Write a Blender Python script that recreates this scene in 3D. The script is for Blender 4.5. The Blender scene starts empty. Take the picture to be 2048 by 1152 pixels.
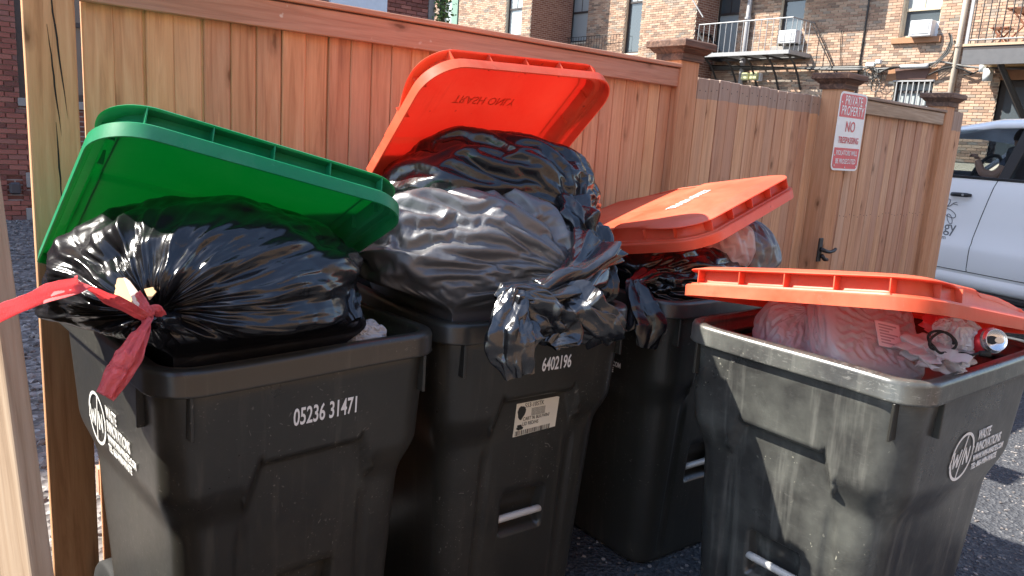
import bpy, bmesh, math, random
import numpy as np
from mathutils import Vector, Matrix
rnd = random.Random(7)
S = bpy.context.scene
COL = S.collection
# ------------------------------------------------------------------ camera
CAMZ, PITCH, ROLL, FPX = 1.5139, 0.1965, 0.0664, 1526.66
_f = np.array([0, math.cos(PITCH), -math.sin(PITCH)]); _r = np.array([1., 0, 0]); _u = np.cross(_r, _f)
CR = math.cos(ROLL) * _r + math.sin(ROLL) * _u
CU = -math.sin(ROLL) * _r + math.cos(ROLL) * _u
CF = _f
cam = bpy.data.cameras.new('camera'); camo = bpy.data.objects.new('camera', cam); COL.objects.link(camo)
cam.sensor_width = 36; cam.lens = FPX / 2048 * 36; cam.clip_start = .02; cam.clip_end = 500
m = Matrix.Identity(4)
for i in range(3):
    m[i][0] = CR[i]; m[i][1] = CU[i]; m[i][2] = -CF[i]
m[2][3] = CAMZ
camo.matrix_world = m
S.camera = camo
# ------------------------------------------------------------------ sky and sun
SUN = Vector((-.66, .05, .74)).normalized()
W = bpy.data.worlds.new('World'); S.world = W; W.use_nodes = True
wn = W.node_tree.nodes; bg = wn['Background']
sky = wn.new('ShaderNodeTexSky'); sky.sky_type = 'NISHITA'; sky.sun_disc = False
sky.sun_elevation = math.asin(SUN.z); sky.sun_rotation = math.atan2(SUN.x, SUN.y)
W.node_tree.links.new(sky.outputs[0], bg.inputs[0]); bg.inputs[1].default_value = .14
sl = bpy.data.lights.new('sun', 'SUN'); sl.energy = 5.0; sl.angle = math.radians(.53); sl.color = (1, .95, .86)
so = bpy.data.objects.new('sun', sl); COL.objects.link(so); so.rotation_euler = SUN.to_track_quat('Z', 'Y').to_euler(); so.location = (-8, -2, 9)
S.view_settings.view_transform = 'Standard'; S.view_settings.look = 'None'; S.view_settings.gamma = 1
S.view_settings.exposure = 1.62
S.render.engine = 'CYCLES'
# ------------------------------------------------------------------ geometry helpers
def ray(px, py):
    d = CF + CR * (px - 1024) / FPX - CU * (py - 576) / FPX
    return np.array([0, 0, CAMZ]), d
def at(px, py, depth):            # world point seen along a line of sight at a forward depth
    o, d = ray(px, py); return o + d * depth
F0 = np.array([-1.1463, 2.1925, 0.]); FA = .6978
FD = np.array([math.cos(FA), math.sin(FA), 0.]); FN = np.array([math.sin(FA), -math.cos(FA), 0.])
ZV = np.array([0, 0, 1.])
def FP(s, off, z): return F0 + FD * s + FN * off + ZV * z
def props(o, label=None, cat=None, group=None, kind=None):
    if label: o['label'] = label
    if cat: o['category'] = cat
    if group: o['group'] = group
    if kind: o['kind'] = kind
    return o
def obj(name, me, mat=None, parent=None, smooth=False, **k):
    o = bpy.data.objects.new(name, me); COL.objects.link(o)
    if mat is not None and me is not None and len(me.materials) == 0: me.materials.append(mat)
    if parent is not None: o.parent = parent
    if smooth and me is not None:
        me.polygons.foreach_set('use_smooth', [True] * len(me.polygons))
    return props(o, **k)
def mesh(verts, faces, name='m'):
    me = bpy.data.meshes.new(name); me.from_pydata([tuple(map(float, v)) for v in verts], [], faces); me.update(); return me
def fixn(me):
    bm = bmesh.new(); bm.from_mesh(me); bmesh.ops.recalc_face_normals(bm, faces=bm.faces); bm.to_mesh(me); bm.free(); return me
def empty(name, loc=(0, 0, 0), rz=0, **k):
    o = bpy.data.objects.new(name, None); COL.objects.link(o); o.location = tuple(map(float, loc)); o.rotation_euler = (0, 0, rz); o.empty_display_size = .1
    return props(o, **k)
class MB:
    def __init__(s): s.v = []; s.f = []
    def box(s, x0, x1, y0, y1, z0, z1, M=None):
        n = len(s.v); P = [(x, y, z) for z in (z0, z1) for y in (y0, y1) for x in (x0, x1)]
        if M is not None: P = [tuple(M @ Vector(p)) for p in P]
        s.v += P; s.f += [[n + i for i in q] for q in ((0, 2, 3, 1), (4, 5, 7, 6), (0, 1, 5, 4), (2, 6, 7, 3), (0, 4, 6, 2), (1, 3, 7, 5))]; return s
    def tube(s, pts, r, seg=8, cap=True):
        pts = [Vector(tuple(map(float, p))) for p in pts]; n0 = len(s.v); k = len(pts); pv = None
        for i, p in enumerate(pts):
            t = (pts[min(i + 1, k - 1)] - pts[max(i - 1, 0)]).normalized()
            a = pv if pv is not None else (Vector((0, 0, 1)) if abs(t.z) < .9 else Vector((1, 0, 0)))
            b = t.cross(a).normalized(); a = b.cross(t).normalized(); pv = a
            rr = r[i] if hasattr(r, '__len__') else r
            for j in range(seg):
                q = 2 * math.pi * j / seg; s.v.append(tuple(p + a * math.cos(q) * rr + b * math.sin(q) * rr))
        for i in range(k - 1):
            for j in range(seg):
                s.f.append([n0 + i * seg + j, n0 + i * seg + (j + 1) % seg, n0 + (i + 1) * seg + (j + 1) % seg, n0 + (i + 1) * seg + j])
        if cap:
            s.f.append([n0 + j for j in range(seg)][::-1]); s.f.append([n0 + (k - 1) * seg + j for j in range(seg)])
        return s
    def prism(s, poly, axis, a, b):      # polygon in the two other axes, extruded along axis
        n = len(s.v); k = len(poly)
        for c in (a, b):
            for p in poly:
                q = list(p); q.insert(axis, c); s.v.append(tuple(q))
        s.f.append([n + i for i in range(k)][::-1]); s.f.append([n + k + i for i in range(k)])
        for i in range(k): s.f.append([n + i, n + (i + 1) % k, n + k + (i + 1) % k, n + k + i])
        return s
    def me(s, bevel=0, seg=1):
        me = mesh(s.v, s.f)
        bm = bmesh.new(); bm.from_mesh(me); bmesh.ops.recalc_face_normals(bm, faces=bm.faces)
        if bevel: bmesh.ops.bevel(bm, geom=bm.edges[:], offset=bevel, segments=seg, affect='EDGES', profile=.5)
        bm.to_mesh(me); bm.free(); return me
    def build(s, name, mat, parent=None, bevel=0, seg=1, smooth=False, **k): return obj(name, s.me(bevel, seg), mat, parent, smooth, **k)
def boxm(x0, x1, y0, y1, z0, z1, bevel=0, seg=1): return MB().box(x0, x1, y0, y1, z0, z1).me(bevel, seg)
def set_frame(o, X, Y, Z, loc):
    M_ = Matrix.Identity(4)
    for i in range(3): M_[i][0] = X[i]; M_[i][1] = Y[i]; M_[i][2] = Z[i]; M_[i][3] = loc[i]
    o.matrix_world = M_
def text_mesh(txt, size, depth=.0006, sx=1., align='LEFT', offset=0., spacing=1.0, shear=0.):
    cu = bpy.data.curves.new('t', 'FONT'); cu.body = txt; cu.size = size; cu.extrude = depth; cu.align_x = align; cu.offset = offset
    cu.space_character = spacing; cu.shear = shear; cu.resolution_u = 3
    o = bpy.data.objects.new('t', cu); COL.objects.link(o)
    dg = bpy.context.evaluated_depsgraph_get(); me = bpy.data.meshes.new_from_object(o.evaluated_get(dg))
    bpy.data.objects.remove(o); bpy.data.curves.remove(cu)
    if sx != 1:
        for v in me.vertices: v.co.x *= sx
    return me
# ------------------------------------------------------------------ numpy noise
def _h(ix, iy, iz, seed):
    with np.errstate(over='ignore'):
        h = (ix.astype(np.uint32) * np.uint32(374761393) + iy.astype(np.uint32) * np.uint32(668265263) + iz.astype(np.uint32) * np.uint32(2147483647) + np.uint32(seed * 974711 + 12345))
        h = (h ^ (h >> np.uint32(13))) * np.uint32(1274126177); h = (h ^ (h >> np.uint32(16))) * np.uint32(2246822519); h ^= h >> np.uint32(15)
    return h
def gn(P, seed=0):
    P = np.asarray(P, float); i = np.floor(P).astype(np.int64); f = P - i; u = f * f * f * (f * (f * 6 - 15) + 10); out = 0
    for dx in (0, 1):
        for dy in (0, 1):
            for dz in (0, 1):
                h = _h(i[:, 0] + dx, i[:, 1] + dy, i[:, 2] + dz, seed)
                g = np.stack([(h & 1023) / 511.5 - 1, ((h >> np.uint32(10)) & 1023) / 511.5 - 1, ((h >> np.uint32(20)) & 1023) / 511.5 - 1], 1)
                w = (u[:, 0] if dx else 1 - u[:, 0]) * (u[:, 1] if dy else 1 - u[:, 1]) * (u[:, 2] if dz else 1 - u[:, 2])
                out = out + w * ((f - np.array([dx, dy, dz])) * g).sum(1)
    return out
def vor(P, seed=0):
    P = np.asarray(P, float); i = np.floor(P).astype(np.int64); f = P - i; F1 = np.full(len(P), 9.); F2 = F1.copy()
    for dx in (-1, 0, 1):
        for dy in (-1, 0, 1):
            for dz in (-1, 0, 1):
                h = _h(i[:, 0] + dx, i[:, 1] + dy, i[:, 2] + dz, seed)
                c = np.stack([(h & 1023) / 1023., ((h >> np.uint32(10)) & 1023) / 1023., ((h >> np.uint32(20)) & 1023) / 1023.], 1) + np.array([dx, dy, dz])
                d = np.sqrt(((c - f) ** 2).sum(1)); F2 = np.minimum(F2, np.maximum(F1, d)); F1 = np.minimum(F1, d)
    return F1, F2
def sst(x, a, b):
    t = np.clip((x - a) / (b - a), 0, 1); return t * t * (3 - 2 * t)
# ------------------------------------------------------------------ materials
class NT:
    def __init__(s, name):
        s.m = bpy.data.materials.new(name); s.m.use_nodes = True; s.t = s.m.node_tree; s.n = s.t.nodes; s.p = s.n['Principled BSDF']; s.out = s.n['Material Output']
    def N(s, t, **k):
        n = s.n.new('ShaderNode' + t)
        for a, b in k.items(): setattr(n, a, b)
        return n
    def L(s, a, b): s.t.links.new(a, b)
    def val(s, node, i, v):
        if hasattr(v, 'is_linked') or hasattr(v, 'links'): s.L(v, node.inputs[i])
        else: node.inputs[i].default_value = v
    def coord(s, kind='Object', scale=(1, 1, 1), rand=0):
        c = s.N('TexCoord').outputs[kind]
        if rand:
            oi = s.N('ObjectInfo'); mm = s.N('VectorMath', operation='MULTIPLY_ADD'); cb = s.N('CombineXYZ')
            for i in range(3): s.L(oi.outputs['Random'], cb.inputs[i])
            s.L(cb.outputs[0], mm.inputs[0]); mm.inputs[1].default_value = (rand, rand * .37, rand * 1.7); s.L(c, mm.inputs[2]); c = mm.outputs[0]
        mp = s.N('Mapping'); mp.inputs['Scale'].default_value = scale; s.L(c, mp.inputs[0]); return mp.outputs[0]
    def noise(s, vec, scale=5, detail=3, rough=.5, dist=0., out=0):
        n = s.N('TexNoise'); s.L(vec, n.inputs['Vector']); n.inputs['Scale'].default_value = scale; n.inputs['Detail'].default_value = detail; n.inputs['Roughness'].default_value = rough; n.inputs['Distortion'].default_value = dist
        return n.outputs[out]
    def voro(s, vec, scale=5, feature='F1', out=0, rnd_=1.):
        n = s.N('TexVoronoi', feature=feature); s.L(vec, n.inputs['Vector']); n.inputs['Scale'].default_value = scale
        n.inputs['Randomness'].default_value = rnd_
        return n.outputs[out]
    def ramp(s, fac, stops, interp='LINEAR'):
        n = s.N('ValToRGB'); n.color_ramp.interpolation = interp; e = n.color_ramp.elements
        while len(e) < len(stops): e.new(.5)
        for a, (p, c) in zip(e, stops): a.position = p; a.color = tuple(c) + (1,) if len(c) == 3 else c
        s.L(fac, n.inputs[0]); return n.outputs[0]
    def mix(s, fac, a, b, mode='MIX'):
        n = s.N('Mix', data_type='RGBA', blend_type=mode); s.val(n, 0, fac)
        for i, c in ((6, a), (7, b)):
            if hasattr(c, 'links'): s.L(c, n.inputs[i])
            else: n.inputs[i].default_value = tuple(c) + (1,) if len(c) == 3 else c
        return n.outputs[2]
    def math(s, op, a, b=0., clamp=False):
        n = s.N('Math', operation=op, use_clamp=clamp); s.val(n, 0, a); s.val(n, 1, b); return n.outputs[0]
    def bump(s, h, strength=.3, dist=.01, normal=None):
        n = s.N('Bump'); n.inputs['Strength'].default_value = strength; n.inputs['Distance'].default_value = dist; s.L(h, n.inputs['Height'])
        if normal is not None: s.L(normal, n.inputs['Normal'])
        return n.outputs[0]
    def set(s, **k):
        mp = dict(color='Base Color', rough='Roughness', metal='Metallic', normal='Normal', spec='Specular IOR Level', coat='Coat Weight', coatr='Coat Roughness', trans='Transmission Weight', alpha='Alpha', ior='IOR', sss='Subsurface Weight', sheen='Sheen Weight')
        for a, v in k.items():
            i = s.p.inputs[mp[a]]
            if hasattr(v, 'links'): s.L(v, i)
            elif a == 'color': i.default_value = tuple(v) + (1,)
            else: i.default_value = v
        return s.m
def plain(name, color, rough=.5, **k):
    t = NT(name); v = t.coord('Object'); n = t.noise(v, 9, 4)
    c = t.mix(n, [x * .8 for x in color], [min(1, x * 1.15) for x in color])
    r = t.math('MULTIPLY_ADD', n, .2); r.node.inputs[2].default_value = rough - .1
    return t.set(color=c, rough=r, **k)
def wood(name, c_dark, c_mid, c_light, grey=.25, strip=None, rand=9., axis=2, knots=True, wash=(.42, .33, .27), lichen=False, stain=False):
    t = NT(name); sc = [1, 1, 1]; sc[axis] = .05
    v = t.coord('Object', tuple(sc), rand=rand)
    g1 = t.noise(v, 32, 5, .62, 1.2); g2 = t.noise(v, 140, 3, .6, .3)
    sc2 = [1, 1, 1]; sc2[axis] = .16
    v2 = t.coord('Object', tuple(sc2), rand=rand); big = t.noise(v2, 5, 3, .5, .8)
    col = t.ramp(g1, [(.28, c_dark), (.48, c_mid), (.72, c_light)])
    col = t.mix(t.math('MULTIPLY', t.ramp(g2, [(.35, (1, 1, 1)), (.52, (0, 0, 0))]), .22), col, c_dark)
    col = t.mix(t.math('MULTIPLY', t.ramp(big, [(.45, (0, 0, 0)), (.75, (1, 1, 1))]), grey), col, wash)
    oi = t.N('ObjectInfo'); hs = t.N('HueSaturation'); t.L(col, hs.inputs['Color'])
    vv = t.math('MULTIPLY_ADD', oi.outputs['Random'], .26); vv.node.inputs[2].default_value = .87; t.L(vv, hs.inputs['Value'])
    hh = t.math('MULTIPLY_ADD', oi.outputs['Random'], .012); hh.node.inputs[2].default_value = .494; t.L(hh, hs.inputs['Hue']); hs.inputs['Saturation'].default_value = .93; col = hs.outputs[0]
    h = g1
    if knots:
        sc3 = [1, 1, 1]; sc3[axis] = .42
        v3 = t.coord('Object', tuple(sc3), rand=rand * 1.3)
        wv = t.N('VectorMath', operation='MULTIPLY_ADD'); t.L(t.noise(v3, 40, 2, .5, 0, 1), wv.inputs[0]); wv.inputs[1].default_value = (.025,) * 3; t.L(v3, wv.inputs[2])
        k = t.voro(wv.outputs[0], 8.5); kk = t.ramp(k, [(.045, (1, 1, 1)), (.085, (.45, .45, .45)), (.20, (0, 0, 0))])
        col = t.mix(t.math('MULTIPLY', kk, .8), col, [x * .35 for x in c_dark])
    # pale flaking streaks and nail stains
    st = t.noise(t.coord('Object', tuple([9 if i != axis else .6 for i in range(3)]), rand=rand * .7), 9, 4, .7)
    col = t.mix(t.math('MULTIPLY', t.ramp(st, [(.66, (0, 0, 0)), (.74, (1, 1, 1))]), .45), col, [min(1, x * 1.35 + .05) for x in c_light])
    if strip:
        sep = t.N('SeparateXYZ'); t.L(t.N('TexCoord').outputs['Object'], sep.inputs[0])
        zz = t.math('ADD', sep.outputs[2], t.math('MULTIPLY', t.noise(v, 8, 2), .02))
        f = t.math('GREATER_THAN', zz, strip); gr = t.mix(g1, (.16, .11, .085), (.52, .43, .37))
        col = t.mix(t.math('MULTIPLY', f, .82), col, gr)
    if stain:
        sp2 = t.N('SeparateXYZ'); t.L(t.N('TexCoord').outputs['Object'], sp2.inputs[0]); zz = t.math('ADD', sp2.outputs[2], t.math('MULTIPLY', t.noise(t.coord('Object', (1, 1, .5), rand=rand), 16, 3), .16))
        band = t.ramp(t.math('MULTIPLY_ADD', zz, 4.), [(0, (0, 0, 0)), (1, (1, 1, 1))]); band.node.inputs[0].links[0].from_node.inputs[2].default_value = -4 * 1.74
        b2 = t.math('MULTIPLY', band, t.ramp(t.noise(t.coord('Object', (1, 1, .2), rand=rand * 2), 12, 4, .6), [(.45, (0, 0, 0)), (.62, (1, 1, 1))])); col = t.mix(t.math('MULTIPLY', b2, .65), col, (.10, .055, .05))
        dk = t.math('MULTIPLY', t.ramp(t.noise(t.coord('Object', (1, 1, .10), rand=rand * 3), 15, 5, .7), [(.55, (0, 0, 0)), (.72, (1, 1, 1))]), .25); col = t.mix(dk, col, (.28, .16, .10))
    if lichen:
        lv = t.coord('Object'); wv = t.N('VectorMath', operation='MULTIPLY_ADD'); t.L(t.noise(lv, 60, 2, .5, 0, 1), wv.inputs[0]); wv.inputs[1].default_value = (.02,) * 3; t.L(lv, wv.inputs[2])
        sp = t.math('MULTIPLY', t.ramp(t.voro(wv.outputs[0], 26), [(.10, (1, 1, 1)), (.17, (0, 0, 0))]), t.ramp(t.noise(lv, 2.3, 3), [(.5, (0, 0, 0)), (.58, (1, 1, 1))])); col = t.mix(t.math('MULTIPLY', sp, .8), col, (.62, .58, .50))
    t.set(color=col, rough=.72, spec=.25, normal=t.bump(t.math('ADD', g1, t.math('MULTIPLY', g2, .5)), .35, .004))
    return t.m
M = {}
M['fence'] = wood('fence_wood', (.42, .180, .080), (.59, .285, .135), (.68, .375, .200), .25, wash=(.58, .41, .29), stain=True)
M['gate'] = wood('gate_wood', (.42, .20, .100), (.57, .30, .160), (.67, .39, .235), .3, strip=1.772)
M['panel'] = wood('panel_wood', (.38, .19, .100), (.53, .285, .16), (.63, .375, .235), .4, stain=True)
M['rail'] = wood('rail_wood', (.32, .145, .085), (.46, .225, .135), (.55, .30, .195), .5, axis=0, knots=True, lichen=True)
M['railx'] = wood('rail_grey_wood', (.20, .13, .085), (.36, .25, .17), (.48, .37, .27), .7, axis=0)
M['post'] = wood('post_wood', (.36, .155, .065), (.52, .245, .110), (.60, .32, .165), .15)
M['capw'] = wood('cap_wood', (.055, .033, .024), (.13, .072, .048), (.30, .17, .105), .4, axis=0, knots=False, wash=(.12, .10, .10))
M['board'] = wood('raw_board', (.20, .125, .07), (.33, .225, .135), (.41, .30, .195), .5)
def cart_plastic():
    t = NT('cart_black_plastic'); v = t.coord('Object', rand=3.)
    n1 = t.noise(v, 3.2, 5, .6, .5); n2 = t.noise(v, 60, 3, .6)
    col = t.mix(n1, (.018, .0174, .0158), (.042, .040, .033))
    # dried dust on broad patches, pale specks, scratches
    col = t.mix(t.math('MULTIPLY', t.ramp(t.noise(v, 2.1, 6, .7), [(.50, (0, 0, 0)), (.78, (1, 1, 1))]), .09), col, (.30, .27, .20))
    wv = t.N('VectorMath', operation='MULTIPLY_ADD'); t.L(t.noise(v, 14, 2, .5, 0, 1), wv.inputs[0]); wv.inputs[1].default_value = (.12,) * 3; t.L(v, wv.inputs[2])
    sp = t.voro(wv.outputs[0], 62); spm = t.ramp(t.noise(v, 4.3, 3), [(.46, (0, 0, 0)), (.6, (1, 1, 1))])
    spk = t.math('MULTIPLY', t.ramp(sp, [(.10, (1, 1, 1)), (.17, (0, 0, 0))]), spm)
    col = t.mix(t.math('MULTIPLY', spk, .26), col, (.50, .47, .40))
    sv = t.coord('Object', (5, 5, 38), rand=5.); s1 = t.noise(sv, 6, 4, .7, 2.2)
    scr = t.math('MULTIPLY', t.ramp(s1, [(.645, (0, 0, 0)), (.665, (1, 1, 1)), (.685, (0, 0, 0))]), spm)
    col = t.mix(t.math('MULTIPLY', scr, .3), col, (.35, .34, .31))
    dz = t.noise(t.coord('Object', (1, 1, .07), rand=3.), 26, 4, .65); col = t.mix(t.math('MULTIPLY', t.ramp(dz, [(.56, (0, 0, 0)), (.70, (1, 1, 1))]), .05), col, (.40, .36, .28))
    ro = t.math('MULTIPLY_ADD', n1, .26); ro.node.inputs[2].default_value = .16
    ro = t.math('ADD', ro, t.math('MULTIPLY', n2, .10))
    return t.set(color=col, rough=ro, spec=.55, normal=t.bump(t.math('ADD', t.math('MULTIPLY', t.noise(v, 11, 3), .9), t.math('MULTIPLY', n2, .12)), .16, .006))
M['cart'] = cart_plastic()
def cart_worn(name, amt):
    t = NT(name); v = t.coord('Object'); n1 = t.noise(v, 3.2, 5, .6, .5); n2 = t.noise(v, 70, 4, .7)
    col = t.mix(n1, (.013, .0125, .013), (.032, .031, .030))
    sc = t.math('MULTIPLY', t.ramp(t.noise(t.coord('Object', (9, 9, 34)), 4.2, 7, .78, .9), [(.56, (0, 0, 0)), (.68, (1, 1, 1))]), t.ramp(t.noise(v, 5.5, 4, .6), [(.42, (.0, .0, .0)), (.62, (1, 1, 1))]))
    col = t.mix(t.math('MULTIPLY', sc, amt), col, (.42, .41, .38))
    wv = t.N('VectorMath', operation='MULTIPLY_ADD'); t.L(t.noise(v, 18, 2, .5, 0, 1), wv.inputs[0]); wv.inputs[1].default_value = (.09,) * 3; t.L(v, wv.inputs[2])
    spk = t.math('MULTIPLY', t.ramp(t.voro(wv.outputs[0], 44), [(.08, (1, 1, 1)), (.14, (0, 0, 0))]), t.ramp(t.noise(v, 5, 3), [(.52, (0, 0, 0)), (.6, (1, 1, 1))]))
    col = t.mix(t.math('MULTIPLY', spk, .45), col, (.6, .57, .45))
    dz = t.noise(t.coord('Object', (1, 1, .06)), 22, 4, .65); col = t.mix(t.math('MULTIPLY', t.ramp(dz, [(.55, (0, 0, 0)), (.72, (1, 1, 1))]), .16), col, (.42, .41, .36))
    col = t.mix(t.math('MULTIPLY', t.ramp(t.noise(v, 4.4, 5, .65), [(.40, (.2, .2, .2)), (.65, (1, 1, 1))]), .20), col, (.36, .37, .32))
    ro = t.math('MULTIPLY_ADD', n1, .25); ro.node.inputs[2].default_value = .18
    return t.set(color=col, rough=ro, spec=.6, normal=t.bump(t.math('ADD', t.noise(v, 12, 4, .6), t.math('MULTIPLY', n2, .25)), .22, .006))
M['cartw'] = cart_worn('cart_worn_plastic', .16); M['cartrim'] = cart_worn('cart_scuffed_rim', .75)
def lid_plastic(name, c, tr, dirt=(.9, .8, .7), tf=.42):
    t = NT(name); v = t.coord('Object', rand=2.); n1 = t.noise(v, 6, 5, .65, .4)
    col = t.mix(n1, [x * .86 for x in c], [min(1, x * 1.08) for x in c])
    sp = t.math('MULTIPLY', t.ramp(t.noise(t.coord('Object', (1, 1, 1)), 24, 6, .75), [(.60, (0, 0, 0)), (.72, (1, 1, 1))]), .22)
    col = t.mix(sp, col, dirt)
    fd = t.ramp(t.noise(v, 3.1, 6, .65, .6), [(.42, (0, 0, 0)), (.66, (1, 1, 1))]); col = t.mix(t.math('MULTIPLY', fd, .42), col, dirt)
    dsp = t.math('MULTIPLY', t.ramp(t.voro(v, 17), [(.05, (1, 1, 1)), (.09, (0, 0, 0))]), t.ramp(t.noise(v, 3.7, 2), [(.5, (0, 0, 0)), (.56, (1, 1, 1))])); col = t.mix(t.math('MULTIPLY', dsp, .75), col, (.05, .035, .03))
    sc_ = t.ramp(t.noise(t.coord('Object', (3, 26, 3), rand=1.), 5, 5, .7, 1.5), [(.640, (0, 0, 0)), (.655, (1, 1, 1)), (.672, (0, 0, 0))]); col = t.mix(t.math('MULTIPLY', sc_, .35), col, [min(1, x * 1.1 + .22) for x in c])
    gr = t.math('MULTIPLY', t.ramp(t.noise(t.coord('Object', (1, .12, 1), rand=2.), 30, 4, .7), [(.58, (0, 0, 0)), (.70, (1, 1, 1))]), .20); col = t.mix(gr, col, [x * .35 for x in c])
    ro = t.math('MULTIPLY_ADD', n1, .24); ro.node.inputs[2].default_value = .30
    t.set(color=col, rough=ro, spec=.5, normal=t.bump(t.noise(v, 9, 4), .12, .008))
    tb = t.N('BsdfTranslucent'); tb.inputs[0].default_value = tuple(tr) + (1,); mx = t.N('MixShader'); mx.inputs[0].default_value = tf
    t.L(t.p.outputs[0], mx.inputs[1]); t.L(tb.outputs[0], mx.inputs[2]); t.L(mx.outputs[0], t.out.inputs[0]); return t.m
M['red'] = lid_plastic('red_lid_plastic', (.76, .125, .055), (.84, .125, .10), (.88, .34, .20), .38)
M['green'] = lid_plastic('green_lid_plastic', (.004, .27, .11), (.012, .47, .14), (.12, .40, .25), .33)
M['redtext'] = lid_plastic('red_raised_lettering', (.50, .025, .016), (.55, .03, .02))
M['white'] = plain('white_print', (.82, .82, .80), .6)
M['steel'] = plain('galvanised_steel', (.55, .55, .54), .38, metal=.85)
M['barsteel'] = plain('grey_lift_bar', (.55, .54, .51), .5, metal=.2)
M['black'] = plain('black_metal', (.02, .02, .021), .45)
M['rubber'] = plain('black_rubber', (.009, .009, .009), .8)
# ------------------------------------------------------------------ ground
def ground_mat():
    t = NT('asphalt_gravel'); v = t.coord('Object'); a = t.voro(v, 70, out=1); b = t.noise(v, 160, 3, .7); c = t.noise(v, 1.3, 5, .6)
    bw = t.N('RGBToBW'); t.L(a, bw.inputs[0])
    col = t.ramp(bw.outputs[0], [(.1, (.022, .024, .03)), (.5, (.045, .048, .056)), (.8, (.075, .078, .085)), (1., (.17, .17, .17))])
    col = t.mix(t.math('MULTIPLY', c, .5), col, (.045, .046, .052)); h = t.voro(v, 70)
    return t.set(color=col, rough=.85, normal=t.bump(h, .9, .012))
M['ground'] = ground_mat()
def gravel_mat():
    t = NT('grey_gravel'); v = t.coord('Object'); a = t.voro(v, 26, out=1); bw = t.N('RGBToBW'); t.L(a, bw.inputs[0])
    col = t.ramp(bw.outputs[0], [(0, (.06, .05, .045)), (.5, (.17, .15, .14)), (1, (.36, .33, .31))]); h = t.voro(v, 26)
    return t.set(color=col, rough=.9, normal=t.bump(h, 1., .03))
M['gravel'] = gravel_mat()
g = 120
obj('ground', mesh([(-g, -g, 0), (g, -g, 0), (g, g, 0), (-g, g, 0)], [[0, 1, 2, 3]]), M['ground'], kind='structure')
yv = [FP(-14, -.15, .006), FP(6, -.15, .006), FP(6, -9.4, .006), FP(-14, -9.4, .006)]
obj('gravel_yard', mesh(yv, [[0, 1, 2, 3]]), M['gravel'], kind='structure')
# loose stones on the ground in front of the fence
def stones(name, n, gen, rmin, rmax, mat, **k):
    bm = bmesh.new(); bmesh.ops.create_icosphere(bm, subdivisions=1, radius=1); bv = np.array([v.co[:] for v in bm.verts]); bf = [[v.index for v in f.verts] for f in bm.faces]; bm.free()
    V = []; Fc = []; rs = np.random.RandomState(3)
    for i in range(n):
        p = gen(rs); r = rs.uniform(rmin, rmax) * np.array([1, rs.uniform(.6, 1), rs.uniform(.4, .7)]); a = rs.uniform(0, 6.28)
        q = bv * rs.uniform(.8, 1.2, (len(bv), 1)) * r; ca, sa = math.cos(a), math.sin(a); q = np.stack([q[:, 0] * ca - q[:, 1] * sa, q[:, 0] * sa + q[:, 1] * ca, q[:, 2] + r[2] * .4], 1) + p
        n0 = len(V); V += q.tolist(); Fc += [[n0 + j for j in f] for f in bf]
    return obj(name, mesh(V, Fc), mat, **k)
def stone_mat():
    t = NT('mixed_stone'); v = t.coord('Object'); a = t.voro(v, 18, out=1); bw = t.N('RGBToBW'); t.L(a, bw.inputs[0])
    return t.set(color=t.ramp(bw.outputs[0], [(0, (.05, .045, .045)), (.5, (.16, .14, .13)), (.85, (.26, .24, .23)), (1, (.38, .35, .33))]), rough=.85)
M['stone'] = stone_mat()
def g1(rs):
    return np.array([rs.uniform(.2, 3.4), rs.uniform(2.2, 4.6), 0])
stones('loose_gravel', 3200, g1, .003, .010, M['stone'], kind='stuff', label='loose grey gravel scattered on the asphalt among the carts', cat='gravel')
stones('yard_pebbles', 5200, lambda rs: FP(rs.uniform(-2.2, 2.2), -rs.uniform(.3, 9.3), .006), .012, .034, M['stone'], kind='stuff', label='bed of grey pebbles behind the fence below the brick house', cat='gravel')
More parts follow.
